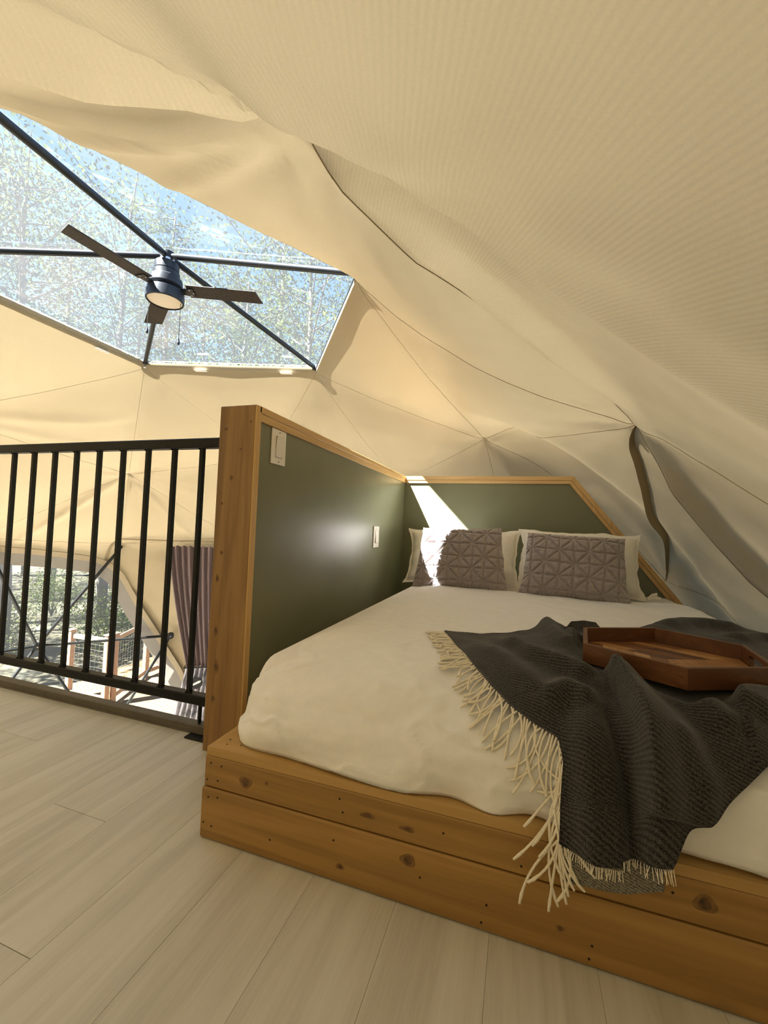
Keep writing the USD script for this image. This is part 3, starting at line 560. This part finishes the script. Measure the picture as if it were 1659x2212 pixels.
put('plush_cover', place(pillow(.59, .43, .17, 220, 160, .04, quilt=(.083, .015), seed=1, taper=.07), (-.385, 2.82, .475), .34, .04, -.02), m_fur, tp1, True)
tp2 = thing('throw_pillow', 'grey plush quilted cushion fully in shade on the right of the bed', 'cushion', (.30, 2.8, .47))
put('plush_cover', place(pillow(.60, .41, .17, 220, 160, .04, quilt=(.083, .015), seed=2, taper=.05), (.305, 2.79, .475), .34, -.05, .03), m_fur, tp2, True)

# ------------------------------------------------------------------ throw blanket
def drape_profile():
    pts = [(y, .25+HD*S(y-1.0)) for y in np.linspace(2.6, 1.46, 40)]
    for a in np.linspace(0, 1, 60)[1:]:
        y = 1.42-.42*math.sin(a*PI/2)**1.2; z = .25+HD*float(S(np.array(y-1.0)))
        if z < .30: break
        pts.append((y, z))
    pts += [(.975, .285), (.962, .262), (.955, .24), (.953, .2), (.953, .15), (.953, .1), (.953, .03)]
    P = np.array([(float(a), float(b)) for a, b in pts]); d = np.r_[0, np.cumsum(np.linalg.norm(np.diff(P, axis=0), axis=1))]
    s = np.linspace(0, d[-1], 400); Q = np.stack([np.interp(s, d, P[:, 0]), np.interp(s, d, P[:, 1])], 1)
    for _ in range(30): Q[1:-1] = (Q[:-2]+2*Q[1:-1]+Q[2:])/4
    T = np.gradient(Q, axis=0); T /= np.linalg.norm(T, axis=1, keepdims=True); return s, Q, np.stack([T[:, 1], -T[:, 0]], 1)
DS, DQ, DN = drape_profile()
def drape(X, s, off):
    X, s, off = np.broadcast_arrays(np.asarray(X, float), np.asarray(s, float), np.asarray(off, float))
    y, z = np.interp(s, DS, DQ[:, 0]), np.interp(s, DS, DQ[:, 1]); ny, nz = np.interp(s, DS, DN[:, 0]), np.interp(s, DS, DN[:, 1]); l = np.hypot(ny, nz)
    return np.stack([X, y+ny/l*off, z+nz/l*off], -1)
if DN[0, 1] < 0: DN = -DN
FOLDS = [([(.10, .72), (.115, .86), (.14, 1.0), (.17, 1.12)], .026, .035), ([(.17, .98), (.222, 1.224), (.243, 1.367), (.256, 1.47), (.26, 1.53), (.25, 1.62), (.238, 1.74)], .056, .028),
         ([(-.05, 1.12), (.05, 1.26), (.149, 1.317), (.19, 1.36)], .026, .035), ([(.07, 1.47), (.12, 1.42), (.18, 1.455)], .026, .03), ([(-.1, 1.22), (0, 1.36), (.06, 1.45)], .012, .04),
         ([(.313, 1.135), (.365, 1.30), (.42, 1.42), (.45, 1.50)], .03, .045), ([(.62, 1.20), (.55, 1.27), (.50, 1.36), (.48, 1.45)], .045, .04), ([(.56, .60), (.66, .50), (.76, .46), (.88, .52)], .026, .05), ([(.74, .72), (.86, .64), (.98, .70)], .022, .05),
         ([(.17, .82), (.23, .80), (.29, .76)], .03, .04), ([(.33, 1.50), (.36, 1.6), (.34, 1.68)], .018, .03), ([(.13, 1.53), (.14, 1.65), (.145, 1.76)], .012, .025)]
TV = np.array([(.2115, 1.590), (.1810, 1.356), (.397, 1.219), (.632, 1.334), (.660, 1.571), (.457, 1.718)])*.984
TRAY = Polygon(TV)
def fold_h(X, s):
    X, s = np.asarray(X, float), np.asarray(s, float); h = np.zeros_like(X)
    for L, A, w in FOLDS:
        best = np.full(X.shape, 9.0); side = np.zeros_like(X); tt = np.zeros_like(X); n = len(L)-1
        for k in range(n):
            (x0, s0), (x1, s1) = L[k], L[k+1]; dx, dsv = x1-x0, s1-s0; t = np.clip(((X-x0)*dx+(s-s0)*dsv)/(dx*dx+dsv*dsv), 0, 1); d = np.hypot(X-x0-t*dx, s-s0-t*dsv)
            cx_ = dx*(s-s0)-dsv*(X-x0); m = d < best; side = np.where(m, np.sign(cx_), side); best = np.where(m, d, best); tt = np.where(m, (k+t)/n, tt)
        end = np.clip(np.minimum(tt, 1-tt)*5+.35, 0, 1)
        ww = np.where(side > 0, w*.36, w*2.3) if A > .04 else w
        h += 1.35*A*np.exp(-(best/ww)**2)*end
    sm = lambda q: np.clip(q, 0, 1)**2*(3-2*np.clip(q, 0, 1))
    h = h + .034*sm((s-1.40)/.14)*sm((X-.105)/.05)*(1-np.exp(-((X-.218+.012*np.sin(s*14))/.020)**2))*np.exp(-np.maximum(X-.30, 0)/.12)
    h = h + .010*(meshkit.fbm(np.stack([X*9, s*9, X*0], -1), 3, 31)-.3)
    y = np.interp(s, DS, DQ[:, 0]); dd = np.array([[Point(a, b).distance(TRAY) for a, b in zip(np.atleast_1d(X).ravel(), np.atleast_1d(y).ravel())]]).reshape(h.shape); k = np.clip(dd/.035, 0, 1); k = k*k*(3-2*k)
    return np.minimum(h, .003)*(1-k) + h*k
LEFT = [(-.256, 1.066), (-.181, 1.238), (-.125, 1.347), (-.065, 1.441), (-.016, 1.495), (.038, 1.530), (.093, 1.554), (.102, 1.599), (.097, 1.648), (.093, 1.707), (.090, 1.752)]
OUT = LEFT + [(.143, 1.757), (.201, 1.752), (.237, 1.745), (.274, 1.737), (.318, 1.692), (.354, 1.653), (.394, 1.618), (.436, 1.584), (.488, 1.539), (.60, 1.44), (.80, 1.28), (.98, 1.10), (1.02, .80), (.98, .55), (.90, .45), (.80, .42), (.70, .44), (.60, .50), (.50, .60), (.40, .70), (.30, .78), (.22, .82), (.17, .84), (.125, .78), (.085, .80), (.04, .90), (-.03, .98), (-.13, 1.06)]
tb = thing('throw_blanket', 'charcoal wool throw with cream fringe draped over the foot of the bed', 'blanket', (.3, 1.0, .25))
def slab(poly, off0, thick, hf, step=.0085):
    pg = Polygon(poly); bd = np.array([pg.exterior.interpolate(d).coords[0] for d in np.arange(0, pg.length, step)])
    x0, y0, x1, y1 = pg.bounds; gx, gy = np.meshgrid(np.arange(x0, x1, step), np.arange(y0, y1, step)); g = np.stack([gx.ravel(), gy.ravel()], 1)
    inn = pg.buffer(-step*.6); g = g[contains_xy(inn, g[:, 0], g[:, 1])]; pts = np.vstack([bd, g]); T = Delaunay(pts).simplices; c = pts[T].mean(1); T = T[contains_xy(pg, c[:, 0], c[:, 1])]
    a = pts[T]; cr = (a[:, 1, 0]-a[:, 0, 0])*(a[:, 2, 1]-a[:, 0, 1])-(a[:, 1, 1]-a[:, 0, 1])*(a[:, 2, 0]-a[:, 0, 0]); T[cr > 0] = T[cr > 0][:, ::-1]
    h = hf(pts[:, 0], pts[:, 1]); top = drape(pts[:, 0], pts[:, 1], off0+h); bot = drape(pts[:, 0], pts[:, 1], off0+h-thick); n = len(pts); nb = len(bd); b = np.arange(nb); b2 = np.roll(b, -1)
    side = np.stack([b, b2, b2+n, b+n], 1)
    return trimesh.Trimesh(np.vstack([top, bot]), np.vstack([T, T[:, ::-1]+n, side[:, [0, 1, 2]], side[:, [0, 2, 3]]]), process=False), np.vstack([pts, pts])
bm, buv = slab(OUT, .014, .006, fold_h); put('blanket_body', bm, m_throw, tb, True, uv=buv)
bm, buv = slab([(.094, 1.70), (.274, 1.69), (.277, 1.788), (.216, 1.806), (.16, 1.815), (.098, 1.822)], .009, .005, lambda x, s: x*0+.003*np.sin(x*40)); put('turned_hem', bm, m_throw_back, tb, True, uv=buv, label='pale underside of the lower hem')
# frayed hem threads
def yarn(p, q, sagv, r, n=9, wig=.004, sd=0):
    t = np.linspace(0, 1, n)[:, None]; L = p*(1-t)+q*t; L += np.array(sagv)*np.sin(t*PI); L += wig*(meshkit.fbm(np.repeat(t*4, 3, 1)+[sd, sd*1.7, 0], 2, 5)-.5)[:, None]*np.array([1, .3, .6]); return L
LA = np.array(LEFT); dl = np.r_[0, np.cumsum(np.linalg.norm(np.diff(LA, axis=0), axis=1))]
NT = 105
for k in range(NT):
    f = dl[-1]*(k+.3*rng.random())/NT; x, s = np.interp(f, dl, LA[:, 0]), np.interp(f, dl, LA[:, 1]); g = f/dl[-1]
    ang = np.interp(g, [0, .25, .40, .55, .7, 1], [2.75, 2.60, 2.25, 1.90, 1.80, 1.72])+rng.normal(0, .24)
    ln_ = np.interp(g, [0, .3, .6, 1], [.065, .085, .115, .165])*(1+rng.normal(0, .1))
    n = 9; t = np.linspace(0, 1, n); bend = rng.normal(0, .8)
    aa = ang+bend*(t-.3); dx = np.cumsum(np.cos(aa))/n*ln_; dsv = np.cumsum(np.sin(aa))/n*ln_
    X = np.r_[x, x+dx]; Sx = np.minimum(np.r_[s, s+dsv], 1.965); h0 = float(fold_h(np.array([x]), np.array([s]))[0])
    off = .008+h0*np.exp(-np.linspace(0, 1, n+1)*6)+.006*rng.random()*np.linspace(0, 1, n+1)
    L = drape(X, Sx, off); r = np.full(len(L), .0026); r[-2] = .0036; r[-1] = .0026
    put('tassel', tube(L, r, 6), m_fringe, tb, True)
fray = []
for k in range(60):
    x = .093+(.274-.093)*k/59; s = 1.752+(.005 if x < .2 else -.005-(x-.2)*.12); L = drape(np.array([x, x+rng.normal(0, .003)]), np.array([s-.002, s+.008+.005*rng.random()]), .016+float(fold_h(np.array([x]), np.array([s]))[0])); fray.append(tube(L, .0008, 4))
put('hem_fray', cat_(fray), m_fringe, tb, True, kind='stuff')

# ------------------------------------------------------------------ tray
K = .984; zt, zb = .568, .516
TV = np.array([(.2115, 1.590), (.1810, 1.356), (.397, 1.219), (.632, 1.334), (.660, 1.571), (.457, 1.718)])*K
ctr = TV.mean(0); tr = thing('serving_tray', 'dark brown hexagonal wooden tray resting on the throw blanket', 'tray', (ctr[0], ctr[1], zb))
TI = ctr+(TV-ctr)*.945
for k in range(6):
    a, b, ai, bi = TV[k], TV[(k+1) % 6], TI[k], TI[(k+1) % 6]
    if k in (0, 3):   # ends with a hand hole
        L = np.linalg.norm(b-a); e = (b-a)/L; nrm_ = np.array([e[1], -e[0]]); nrm_ = nrm_ if nrm_@(ctr-a) > 0 else -nrm_; th_ = np.linalg.norm((ai-a)-e*((ai-a)@e)); hgt = zt-zb
        o = Polygon([(0, 0), (L, 0), (L, hgt), (0, hgt)]).difference(Polygon([(L/2-.045, hgt*.42), (L/2+.045, hgt*.42)]).buffer(.012) if False else Point(L/2-.04, hgt*.55).buffer(.011).union(Point(L/2+.04, hgt*.55).buffer(.011)).convex_hull)
        m = trimesh.creation.extrude_polygon(o, th_, engine='earcut'); v = np.array(m.vertices); sh = np.clip(((ai-a)@e)/L*1.0, 0, .1)
        xx_ = L*((v[:, 0]/L-.5)*(1-2*sh*v[:, 2]/th_)+.5)
        m.vertices = np.stack([a[0]+e[0]*xx_+nrm_[0]*v[:, 2], a[1]+e[1]*xx_+nrm_[1]*v[:, 2], zb+v[:, 1]], 1); m.fix_normals(); put('handle_side', m, m_tray, tr, 20)
    else:
        m = trimesh.convex.convex_hull(np.array([[*p, z] for p in (a, b, ai, bi) for z in (zb, zt)])); put('side', m, m_tray, tr, 20)
pgT = Polygon(ctr+(TV-ctr)*.94); d0 = (TV[2]-TV[1]); d0 /= np.linalg.norm(d0); d1 = np.array([-d0[1], d0[0]])
put('tray_base', flat(ctr+(TV-ctr)*.94, zb, zb+.006), m_tray, tr, 20)
for k in range(3):
    p0, pa, pb = ctr, ctr+(TV[2*k]-ctr)*.93, ctr+(TV[(2*k+2) % 6]-ctr)*.93; ea, eb = pa-p0, pb-p0
    for q in range(5):
        c = [p0+ea*(q/5), p0+ea*((q+1)/5), p0+ea*((q+1)/5)+eb, p0+ea*(q/5)+eb]; half = [.5, .36, .62, .44, .55][q]
        for f0, f1 in ((0, half), (half, 1)):
            pl = Polygon([c[0]+eb*f0, c[1]+eb*f0, c[1]+eb*f1, c[0]+eb*f1]).buffer(-.0004); m = trimesh.creation.extrude_polygon(pl, .003, engine='earcut'); m.apply_translation([0, 0, zb+.006]); put('parquet_strip', m, m_parq[int(rng.integers(0, 4))], tr, 20)

# ------------------------------------------------------------------ railing at the loft edge
YR = 1.4235
put('trim_2', cat_([box(-4.4, XL-.005, YR, YR+.045, 0, .034, .003), box(-4.4, XL-.005, YR-.004, YR+.004, 0, .006, .001)]), m_curb, label='grey brown metal strip along the loft edge', kind='structure')
rl = thing('railing', 'black steel guard railing with square balusters beside the half wall', 'railing', (-2.4, YR, 0))
put('top_rail', box(-4.2, XL-.001, YR, YR+.042, 1.183, 1.2249, .004), m_rail, rl)
put('bottom_rail', box(-4.2, XL-.001, YR, YR+.042, .1133, .153, .004), m_rail, rl)
for k in range(19):
    x = -1.307-.15*k; t = .0095
    put('baluster', box(x-t, x+t, YR+.0115, YR+.0305, .151, 1.185, .0015), m_rail, rl)
    weld = [trimesh.creation.icosphere(1, .006) for _ in range(4)]
    for m, (dx, z) in zip(weld, ((-t, 1.183), (t, 1.183), (-t, .153), (t, .153))): m.apply_translation([x+dx, YR+.012, z])
    put('weld_bead', cat_(weld), m_rail, rl, True)
put('leg', tube([(-1.2455, YR+.02, .002), (-1.2455, YR+.02, .04), (-1.2455, YR+.02, .045), (-1.2455, YR+.02, .114)], [.006, .006, .008, .008], 10), m_rail, rl)
put('foot_plate', box(-1.262, -1.15, YR-.045, YR-.005, 0, .007), m_rail, rl)

# ------------------------------------------------------------------ ceiling fan
FX, FY = HUB[A0][:2]; FZ = HUB[A0][2]
fan = thing('ceiling_fan', 'black three-blade ceiling fan with round light hanging under the skylight hub', 'ceiling fan', (FX, FY, FZ-.36)); c0 = np.array([FX, FY, 0])
z = lambda d: FZ-d
put('mount', lathe([(0, z(.03)), (.05, z(.03)), (.055, z(.07)), (0, z(.07))], c0), m_chrome, fan)
put('canopy', lathe([(0, z(.06)), (.078, z(.06)), (.082, z(.07)), (.082, z(.115)), (.076, z(.12)), (.088, z(.125)), (.088, z(.165)), (0, z(.165))], c0), m_fan, fan, 30)
put('motor_housing', lathe([(0, z(.16)), (.092, z(.16)), (.108, z(.175)), (.112, z(.20)), (.112, z(.225)), (.09, z(.24)), (0, z(.24))], c0), m_fan, fan, 30)
put('light_kit', lathe([(0, z(.25)), (.10, z(.25)), (.124, z(.26)), (.128, z(.30)), (.126, z(.335)), (.118, z(.34)), (.116, z(.325)), (0, z(.325))], c0), m_fan, fan, 30)
put('lens', lathe([(0, z(.345)), (.07, z(.343)), (.115, z(.330)), (.115, z(.326)), (0, z(.326))], c0), m_lens, fan, 30)
for az in (24, 144, 264):
    a = math.radians(az); e = np.array([math.cos(a), math.sin(a), 0]); s = np.array([-e[1], e[0], 0]); pit = -.11; sp = s*math.cos(pit)+np.array([0, 0, math.sin(pit)]); nb = np.cross(e, sp); o = c0+[0, 0, z(.245)]
    m = box(.155, .66, -.067, .067, -.004, .004, .0015); v = np.array(m.vertices); v[:, 0] += np.where(v[:, 0] > .4, v[:, 1]*.25, 0); m.vertices = o+v[:, :1]*e+v[:, 1:2]*sp+v[:, 2:]*nb; m.fix_normals()
    b = put('blade', m, m_blade, fan)
    br = trimesh.convex.convex_hull(np.array([o+e*p+sp*q+nb*r_ for p, q in ((.08, -.025), (.08, .025), (.20, -.045), (.20, .045)) for r_ in (-.006, -.012)])); put('blade_iron', br, m_fan, fan)
    for p, q in ((.175, -.03), (.175, .03), (.195, 0)): put('screw', tube([o+e*p+sp*q-nb*.011, o+e*p+sp*q-nb*.015], .005, 8), m_chrome, b)
for dx, dy, L in ((-.10, -.045, .20), (.09, .055, .26)):
    p = c0+[dx, dy, z(.335)]; ch = put('pull_chain', tube([p, p-[0, 0, L]], .0018, 6), m_fan, fan)
    put('chain_bob', lathe([(0, p[2]-L), (.004, p[2]-L), (.010, p[2]-L-.03), (.006, p[2]-L-.042), (0, p[2]-L-.042)], np.array([p[0], p[1], 0]), 12), m_fan, ch, True)

# ------------------------------------------------------------------ curtain on the lower storey
ca, cb = np.array([-5.08, 5.03]), np.array([-4.25, 5.60]); ct = (cb-ca)/np.linalg.norm(cb-ca); cn = np.array([ct[1], -ct[0]])
cu = thing('curtain', 'plum brown curtain gathered with a black tie below the loft', 'curtain', (*((ca+cb)/2), -2.6))
rod = thing('curtain_rod', 'thin tan curtain rod with small rings under the canvas seam', 'curtain rod', (*((ca+cb)/2), .5))
put('rod', tube([[*(ca-ct*1.6), .545], [*(cb+ct*.3), .515]], .014, 8), m_seam, rod)
nu, nv = 170, 50; L = np.linalg.norm(cb-ca); uu = np.linspace(0, 1, nu)
VV = []
for k, zv in enumerate(np.linspace(.455, -1.38, nv)):
    t = k/(nv-1); left = .0+.33*t**1.3; right = 1-.10*t; w = left+(right-left)*uu
    amp = .030*(1-.45*t); off = amp*np.sin(uu*2*PI*11+.8*np.sin(uu*9))+.012*np.sin(uu*2*PI*4+t*3)
    VV.append(np.stack([ca[0]+ct[0]*L*w+cn[0]*off, ca[1]+ct[1]*L*w+cn[1]*off, np.full(nu, zv)+.012*np.sin(uu*2*PI*11)*(k == 0)], -1))
put('drape', (np.array(VV).reshape(-1, 3), grid_faces(nv, nu)), m_curtain, cu, True)
VV = []
for k, zv in enumerate(np.linspace(-1.38, -2.62, 24)):
    t = k/23; left = .33-.22*t; right = .90; w = left+(right-left)*uu; off = .035*np.sin(uu*2*PI*9+t)+.01
    VV.append(np.stack([ca[0]+ct[0]*L*w+cn[0]*off, ca[1]+ct[1]*L*w+cn[1]*off, np.full(nu, zv)], -1))
put('lower_drape', (np.array(VV).reshape(-1, 3), grid_faces(24, nu)), m_curtain_low, cu, True, label='pale patterned lower part of the curtain')
tl = [[*(ca+ct*L*q+cn*(.06*s)), -1.38] for s in (1, -1) for q in ((.31, .6, .92) if s > 0 else (.92, .6, .31))]; put('tie', tube(np.array(tl+[tl[0]]), .012, 8), m_logo, cu)
for k in range(16):
    p = ca+ct*L*(k+.5)/16; put('ring', tube([[p[0]+.0, p[1], .53-.0+.018*math.cos(a)] + np.array([cn[0]*.018*math.sin(a), cn[1]*.018*math.sin(a), 0]) for a in np.linspace(0, 2*PI, 10)], .003, 5), m_seam, rod, True)
bc = np.array([-4.668, 5.322])+cn*.10
bg = thing('round_badge', 'round black badge with a white leaf mark below the curtain tie', 'badge', (*bc, -1.6)); bd3 = np.array([*bc, -1.603]); n3 = np.array([*cn, 0]); t3 = np.array([*ct, 0])
put('disc', tube([bd3, bd3+n3*.012], .085, 28), m_logo, bg)
lf = Polygon([(-.055, -.035), (-.04, .0), (-.01, .012), (.02, .03), (.058, .034), (.045, .008), (.015, -.004), (-.015, -.018), (-.035, -.024)]).buffer(.003); m = trimesh.creation.extrude_polygon(lf, .003, engine='earcut'); v = np.array(m.vertices)
m.vertices = bd3+n3*.0125+v[:, :1]*t3+v[:, 1:2]*np.array([0, 0, 1.0])+v[:, 2:]*n3; m.fix_normals(); put('leaf_mark', m, m_white, bg)

# ------------------------------------------------------------------ outside: deck, rails, ground, forest
dk = thing('deck', 'sunlit timber deck outside the arched window', 'deck', (-6, 7, -2.77))
for k in range(34):
    x0 = -9.0+.142*k
    put('deck_board', box(x0, x0+.136, 5.2 if x0 < -7.0 else 4.2, 11.5, -2.79, -2.755, .004), m_deck, dk, 20)
put('rim_board', box(-9.06, -9.02, 5.2, 11.5, -3.0, -2.76), m_deckpost, dk)
def bal(name, label, posts, tops):
    g = thing(name, label, 'deck railing', (*posts[0], -2.755))
    for x, y in posts: po = put('post', box(x-.05, x+.05, y-.05, y+.05, -2.755, tops, .006), m_deckpost, g); put('post_cap', box(x-.065, x+.065, y-.065, y+.065, tops, tops+.025, .005), m_deckpost, po)
    for (xa, ya), (xb, yb) in zip(posts[:-1], posts[1:]):
        for zz_, hh in ((tops-.10, .09), (-2.62, .09)): put('rail', obox((xa, ya, zz_), (xb, yb, zz_), .04, hh), m_deckpost, g)
        wires = []
        d = np.array([xb-xa, yb-ya]); n = int(np.linalg.norm(d)/.10)
        for k in range(1, n): p = (xa+d[0]*k/n, ya+d[1]*k/n); wires.append(tube([[*p, -2.6], [*p, tops-.12]], .0025, 4))
        for k in range(1, 10): zq = -2.6+k*(tops+2.5)/10; wires.append(tube([[xa, ya, zq], [xb, yb, zq]], .0025, 4))
        put('wire_mesh', cat_(wires), m_curb, g, True, kind='stuff')
bal('deck_railing', 'cedar deck railing nearest the window with wire mesh infill', [(-8.4, 6.03), (-7.45, 6.05)], -1.42)
bal('deck_railing', 'cedar deck railing running away along the far deck side', [(-7.45, 6.20), (-8.0, 7.45), (-8.0, 9.3)], -1.42)
gx, gy = np.meshgrid(np.linspace(-60, 40, 90), np.linspace(-40, 60, 90), indexing='ij'); dd_ = np.hypot(gx-DC[0], gy-DC[1])
gz = -3.3+.9*(meshkit.fbm(np.stack([gx*.12, gy*.12, gx*0], -1), 3, 6)-.5)+.07*np.clip(dd_-11, 0, 60)
put('ground', (np.stack([gx, gy, gz], -1).reshape(-1, 3), grid_faces(90, 90)), noisy('forest_floor', (.02, .02, .012), (.085, .075, .04), 1.5, .95, detail=8), smooth=True, label='brown and green forest ground around the dome', kind='structure')
m_bark = noisy('grey_bark', (.05, .043, .036), (.12, .105, .09), 14, .9, (1, 1, .2), .6, 20)
def leafmat(name, c1, c2, tr):
    return MK(name, {'g': ('geometry', {}), 'r': ('rgb_ramp', {'ramp': [(0, c1), (1, c2)]}), 'd': ('diffuse_bsdf', {}), 't': ('translucent_bsdf', {'color': tr}), 'x': ('mix_closure', {'fac': .45})},
              [('g.random_per_island', 'r.fac'), ('r.color', 'd.color'), ('d.BSDF', 'x.closure1'), ('t.BSDF', 'x.closure2')], 'x.closure')
m_leaf = [leafmat('olive_leaf', (.022, .032, .012), (.06, .075, .03), (.07, .09, .03)), leafmat('yellow_green_leaf', (.06, .075, .018), (.12, .14, .035), (.15, .17, .04)), leafmat('dark_needle', (.010, .020, .008), (.03, .042, .018), (.03, .045, .012))]
def tree_parts(t, kind, hgt, sd):
    r = np.random.default_rng(sd); loc = LOC[t]
    tz = np.linspace(0, hgt, 9); wob = np.cumsum(r.normal(0, .05, (9, 2)), 0); L = np.column_stack([wob, tz])+loc; put('trunk', tube(L, np.linspace(.17, .03, 9)*hgt/14, 9), m_bark, t, True)
    br, cl = [], []
    nb = int(hgt*3.2)
    for k in range(nb):
        f = .28+.72*(k+.5)/nb; base = np.array([np.interp(f*hgt, tz, L[:, 0]), np.interp(f*hgt, tz, L[:, 1]), loc[2]+f*hgt]); a = k*2.4+r.normal(0, .3)
        ln = (hgt*.20*(1.05-f)+.5 if kind == 2 else hgt*.22*math.sin(PI*min(1, (1.06-f)*1.25))+.3)*(.7+.5*r.random()); e = np.array([math.cos(a), math.sin(a), (-.15 if kind == 2 else .45)+r.normal(0, .12)]); tip = base+e*ln
        br.append(tube([base, (base+tip)/2+[0, 0, .05*ln], tip], [.035, .022, .008], 5)); 
        for q in np.linspace(.35, 1.05, max(3, int(ln*2.6))): cl.append((base+e*ln*q, .22+.16*ln*.5))
    put('branches', cat_(br), m_bark, t, True, kind='stuff')
    P = []
    for c, rad in cl:
        n = 34; P.append(c+r.normal(0, 1, (n, 3))*rad*np.array([1, 1, .7 if kind != 2 else .35]))
    P = np.vstack(P); n = len(P); d1_ = r.normal(0, 1, (n, 3)); d1_ /= np.linalg.norm(d1_, axis=1, keepdims=True); d2_ = np.cross(d1_, r.normal(0, 1, (n, 3))); d2_ /= np.linalg.norm(d2_, axis=1, keepdims=True); sz = r.uniform(.04, .085, (n, 1))
    V = np.stack([P-d1_*sz, P+d2_*sz*.5, P+d1_*sz, P-d2_*sz*.5], 1).reshape(-1, 3); q = np.arange(n)[:, None]*4; F = np.hstack([q, q+1, q+2, q+3])
    put('foliage', (V, F), m_leaf[kind], t, False, kind='stuff')
protos = {}
def tree(x, y, kind, scale=1.0, rot=0):
    lab = ['tall grey-trunked forest tree with olive leaves seen through the clear vinyl', 'tall forest tree with yellow-green leaves seen through the clear vinyl', 'tall forest conifer with dark foliage seen through the clear vinyl'][kind]
    grp = ['olive-leaved trees around the dome', 'yellow-green trees around the dome', 'dark conifers around the dome'][kind]; name = ['broadleaf_tree', 'yellow_green_tree', 'conifer_tree'][kind]
    d = math.hypot(x-DC[0], y-DC[1]); z0 = -3.3+.07*max(0, d-11)-.2
    if kind not in protos:
        t = thing(name, lab, 'tree', (x, y, z0), grp); protos[kind] = t; tree_parts(t, kind, (15.0, 13.0, 17.0)[kind], 40+kind)
    else:
        p = numbered('/World', name); x_ = UsdGeom.Xform.Define(stage, p); x_.GetPrim().GetReferences().AddInternalReference(protos[kind]); x_.GetPrim().SetInstanceable(True)
        x_.ClearXformOpOrder(); x_.AddTranslateOp(opSuffix='place').Set(Gf.Vec3d(x, y, z0)); x_.AddRotateZOp(opSuffix='place').Set(rot); x_.AddScaleOp(opSuffix='place').Set(Gf.Vec3f(scale, scale, scale)); tag(x_.GetPrim(), lab, 'tree', grp)
TREES = [(76, 12, 2), (84, 15, 1), (92, 10.5, 1), (100, 13, 1), (107, 17, 2), (113, 11, 0), (120, 15, 2), (126, 12, 0), (132, 18, 0), (137, 13, 2), (143, 16.5, 0), (148, 20, 2), (153, 13, 0), (158, 17, 0), (163, 21, 2), (168, 14, 0), (174, 18, 0), (180, 13, 2),
         (140, 23, 2), (150, 25, 1), (128, 24, 2), (160, 26, 0), (117, 24, 0), (170, 25, 2), (135, 28, 1), (155, 30, 2), (145, 32, 0), (124, 30, 1)]
for k, (a, d, kind) in enumerate(TREES): tree(DC[0]+d*math.cos(math.radians(a)), DC[1]+d*math.sin(math.radians(a)), kind, .85+.35*rng.random(), float(rng.uniform(0, 360)))

m_shrub = leafmat('understorey_leaf', (.05, .08, .02), (.12, .15, .045), (.16, .20, .05))
shrub0 = None
for k in range(10):
    a, d = math.radians(112+54*((k*7) % 10)/9), 11.5+1.6*(k % 5)+.6*rng.random(); x, y = DC[0]+d*math.cos(a), DC[1]+d*math.sin(a)
    if -9.3 < x < -3.5 and 4 < y < 11.8: d += 6; x, y = DC[0]+d*math.cos(a), DC[1]+d*math.sin(a)
    z0 = -3.3+.07*max(0, d-11)-.1; lab, grp = 'green leafy understorey shrub among the trunks outside the arched window', 'understorey shrubs outside'
    if shrub0 is None:
        shrub0 = thing('shrub', lab, 'shrub', (x, y, z0), grp); r = np.random.default_rng(5); o = np.array([x, y, z0])
        put('stems', cat_([tube([o, o+[.3*math.cos(q), .3*math.sin(q), .8], o+[.7*math.cos(q), .7*math.sin(q), 1.7]], [.03, .02, .008], 5) for q in np.linspace(0, 5.4, 7)]), m_bark, shrub0, True, kind='stuff')
        P = o+[0, 0, 1.15]+np.clip(r.normal(0, 1, (2600, 3)), -2, 2)*[.62, .62, .55]; n = len(P); d1_ = r.normal(0, 1, (n, 3)); d1_ /= np.linalg.norm(d1_, axis=1, keepdims=True); d2_ = np.cross(d1_, r.normal(0, 1, (n, 3))); d2_ /= np.linalg.norm(d2_, axis=1, keepdims=True); sz = r.uniform(.03, .07, (n, 1))
        P[:, 2] = np.maximum(P[:, 2], z0+.25); V = np.stack([P-d1_*sz, P+d2_*sz*.5, P+d1_*sz, P-d2_*sz*.5], 1).reshape(-1, 3); q = np.arange(n)[:, None]*4
        put('foliage', (V, np.hstack([q, q+1, q+2, q+3])), m_shrub, shrub0, False, kind='stuff')
    else:
        p = numbered('/World', 'shrub'); x_ = UsdGeom.Xform.Define(stage, p); x_.GetPrim().GetReferences().AddInternalReference(shrub0); x_.GetPrim().SetInstanceable(True); sc = float(rng.uniform(.6, 1.1))
        x_.ClearXformOpOrder(); x_.AddTranslateOp(opSuffix='place').Set(Gf.Vec3d(x, y, z0)); x_.AddRotateZOp(opSuffix='place').Set(float(rng.uniform(0, 360))); x_.AddScaleOp(opSuffix='place').Set(Gf.Vec3f(sc, sc, sc)); tag(x_.GetPrim(), lab, 'shrub', grp)
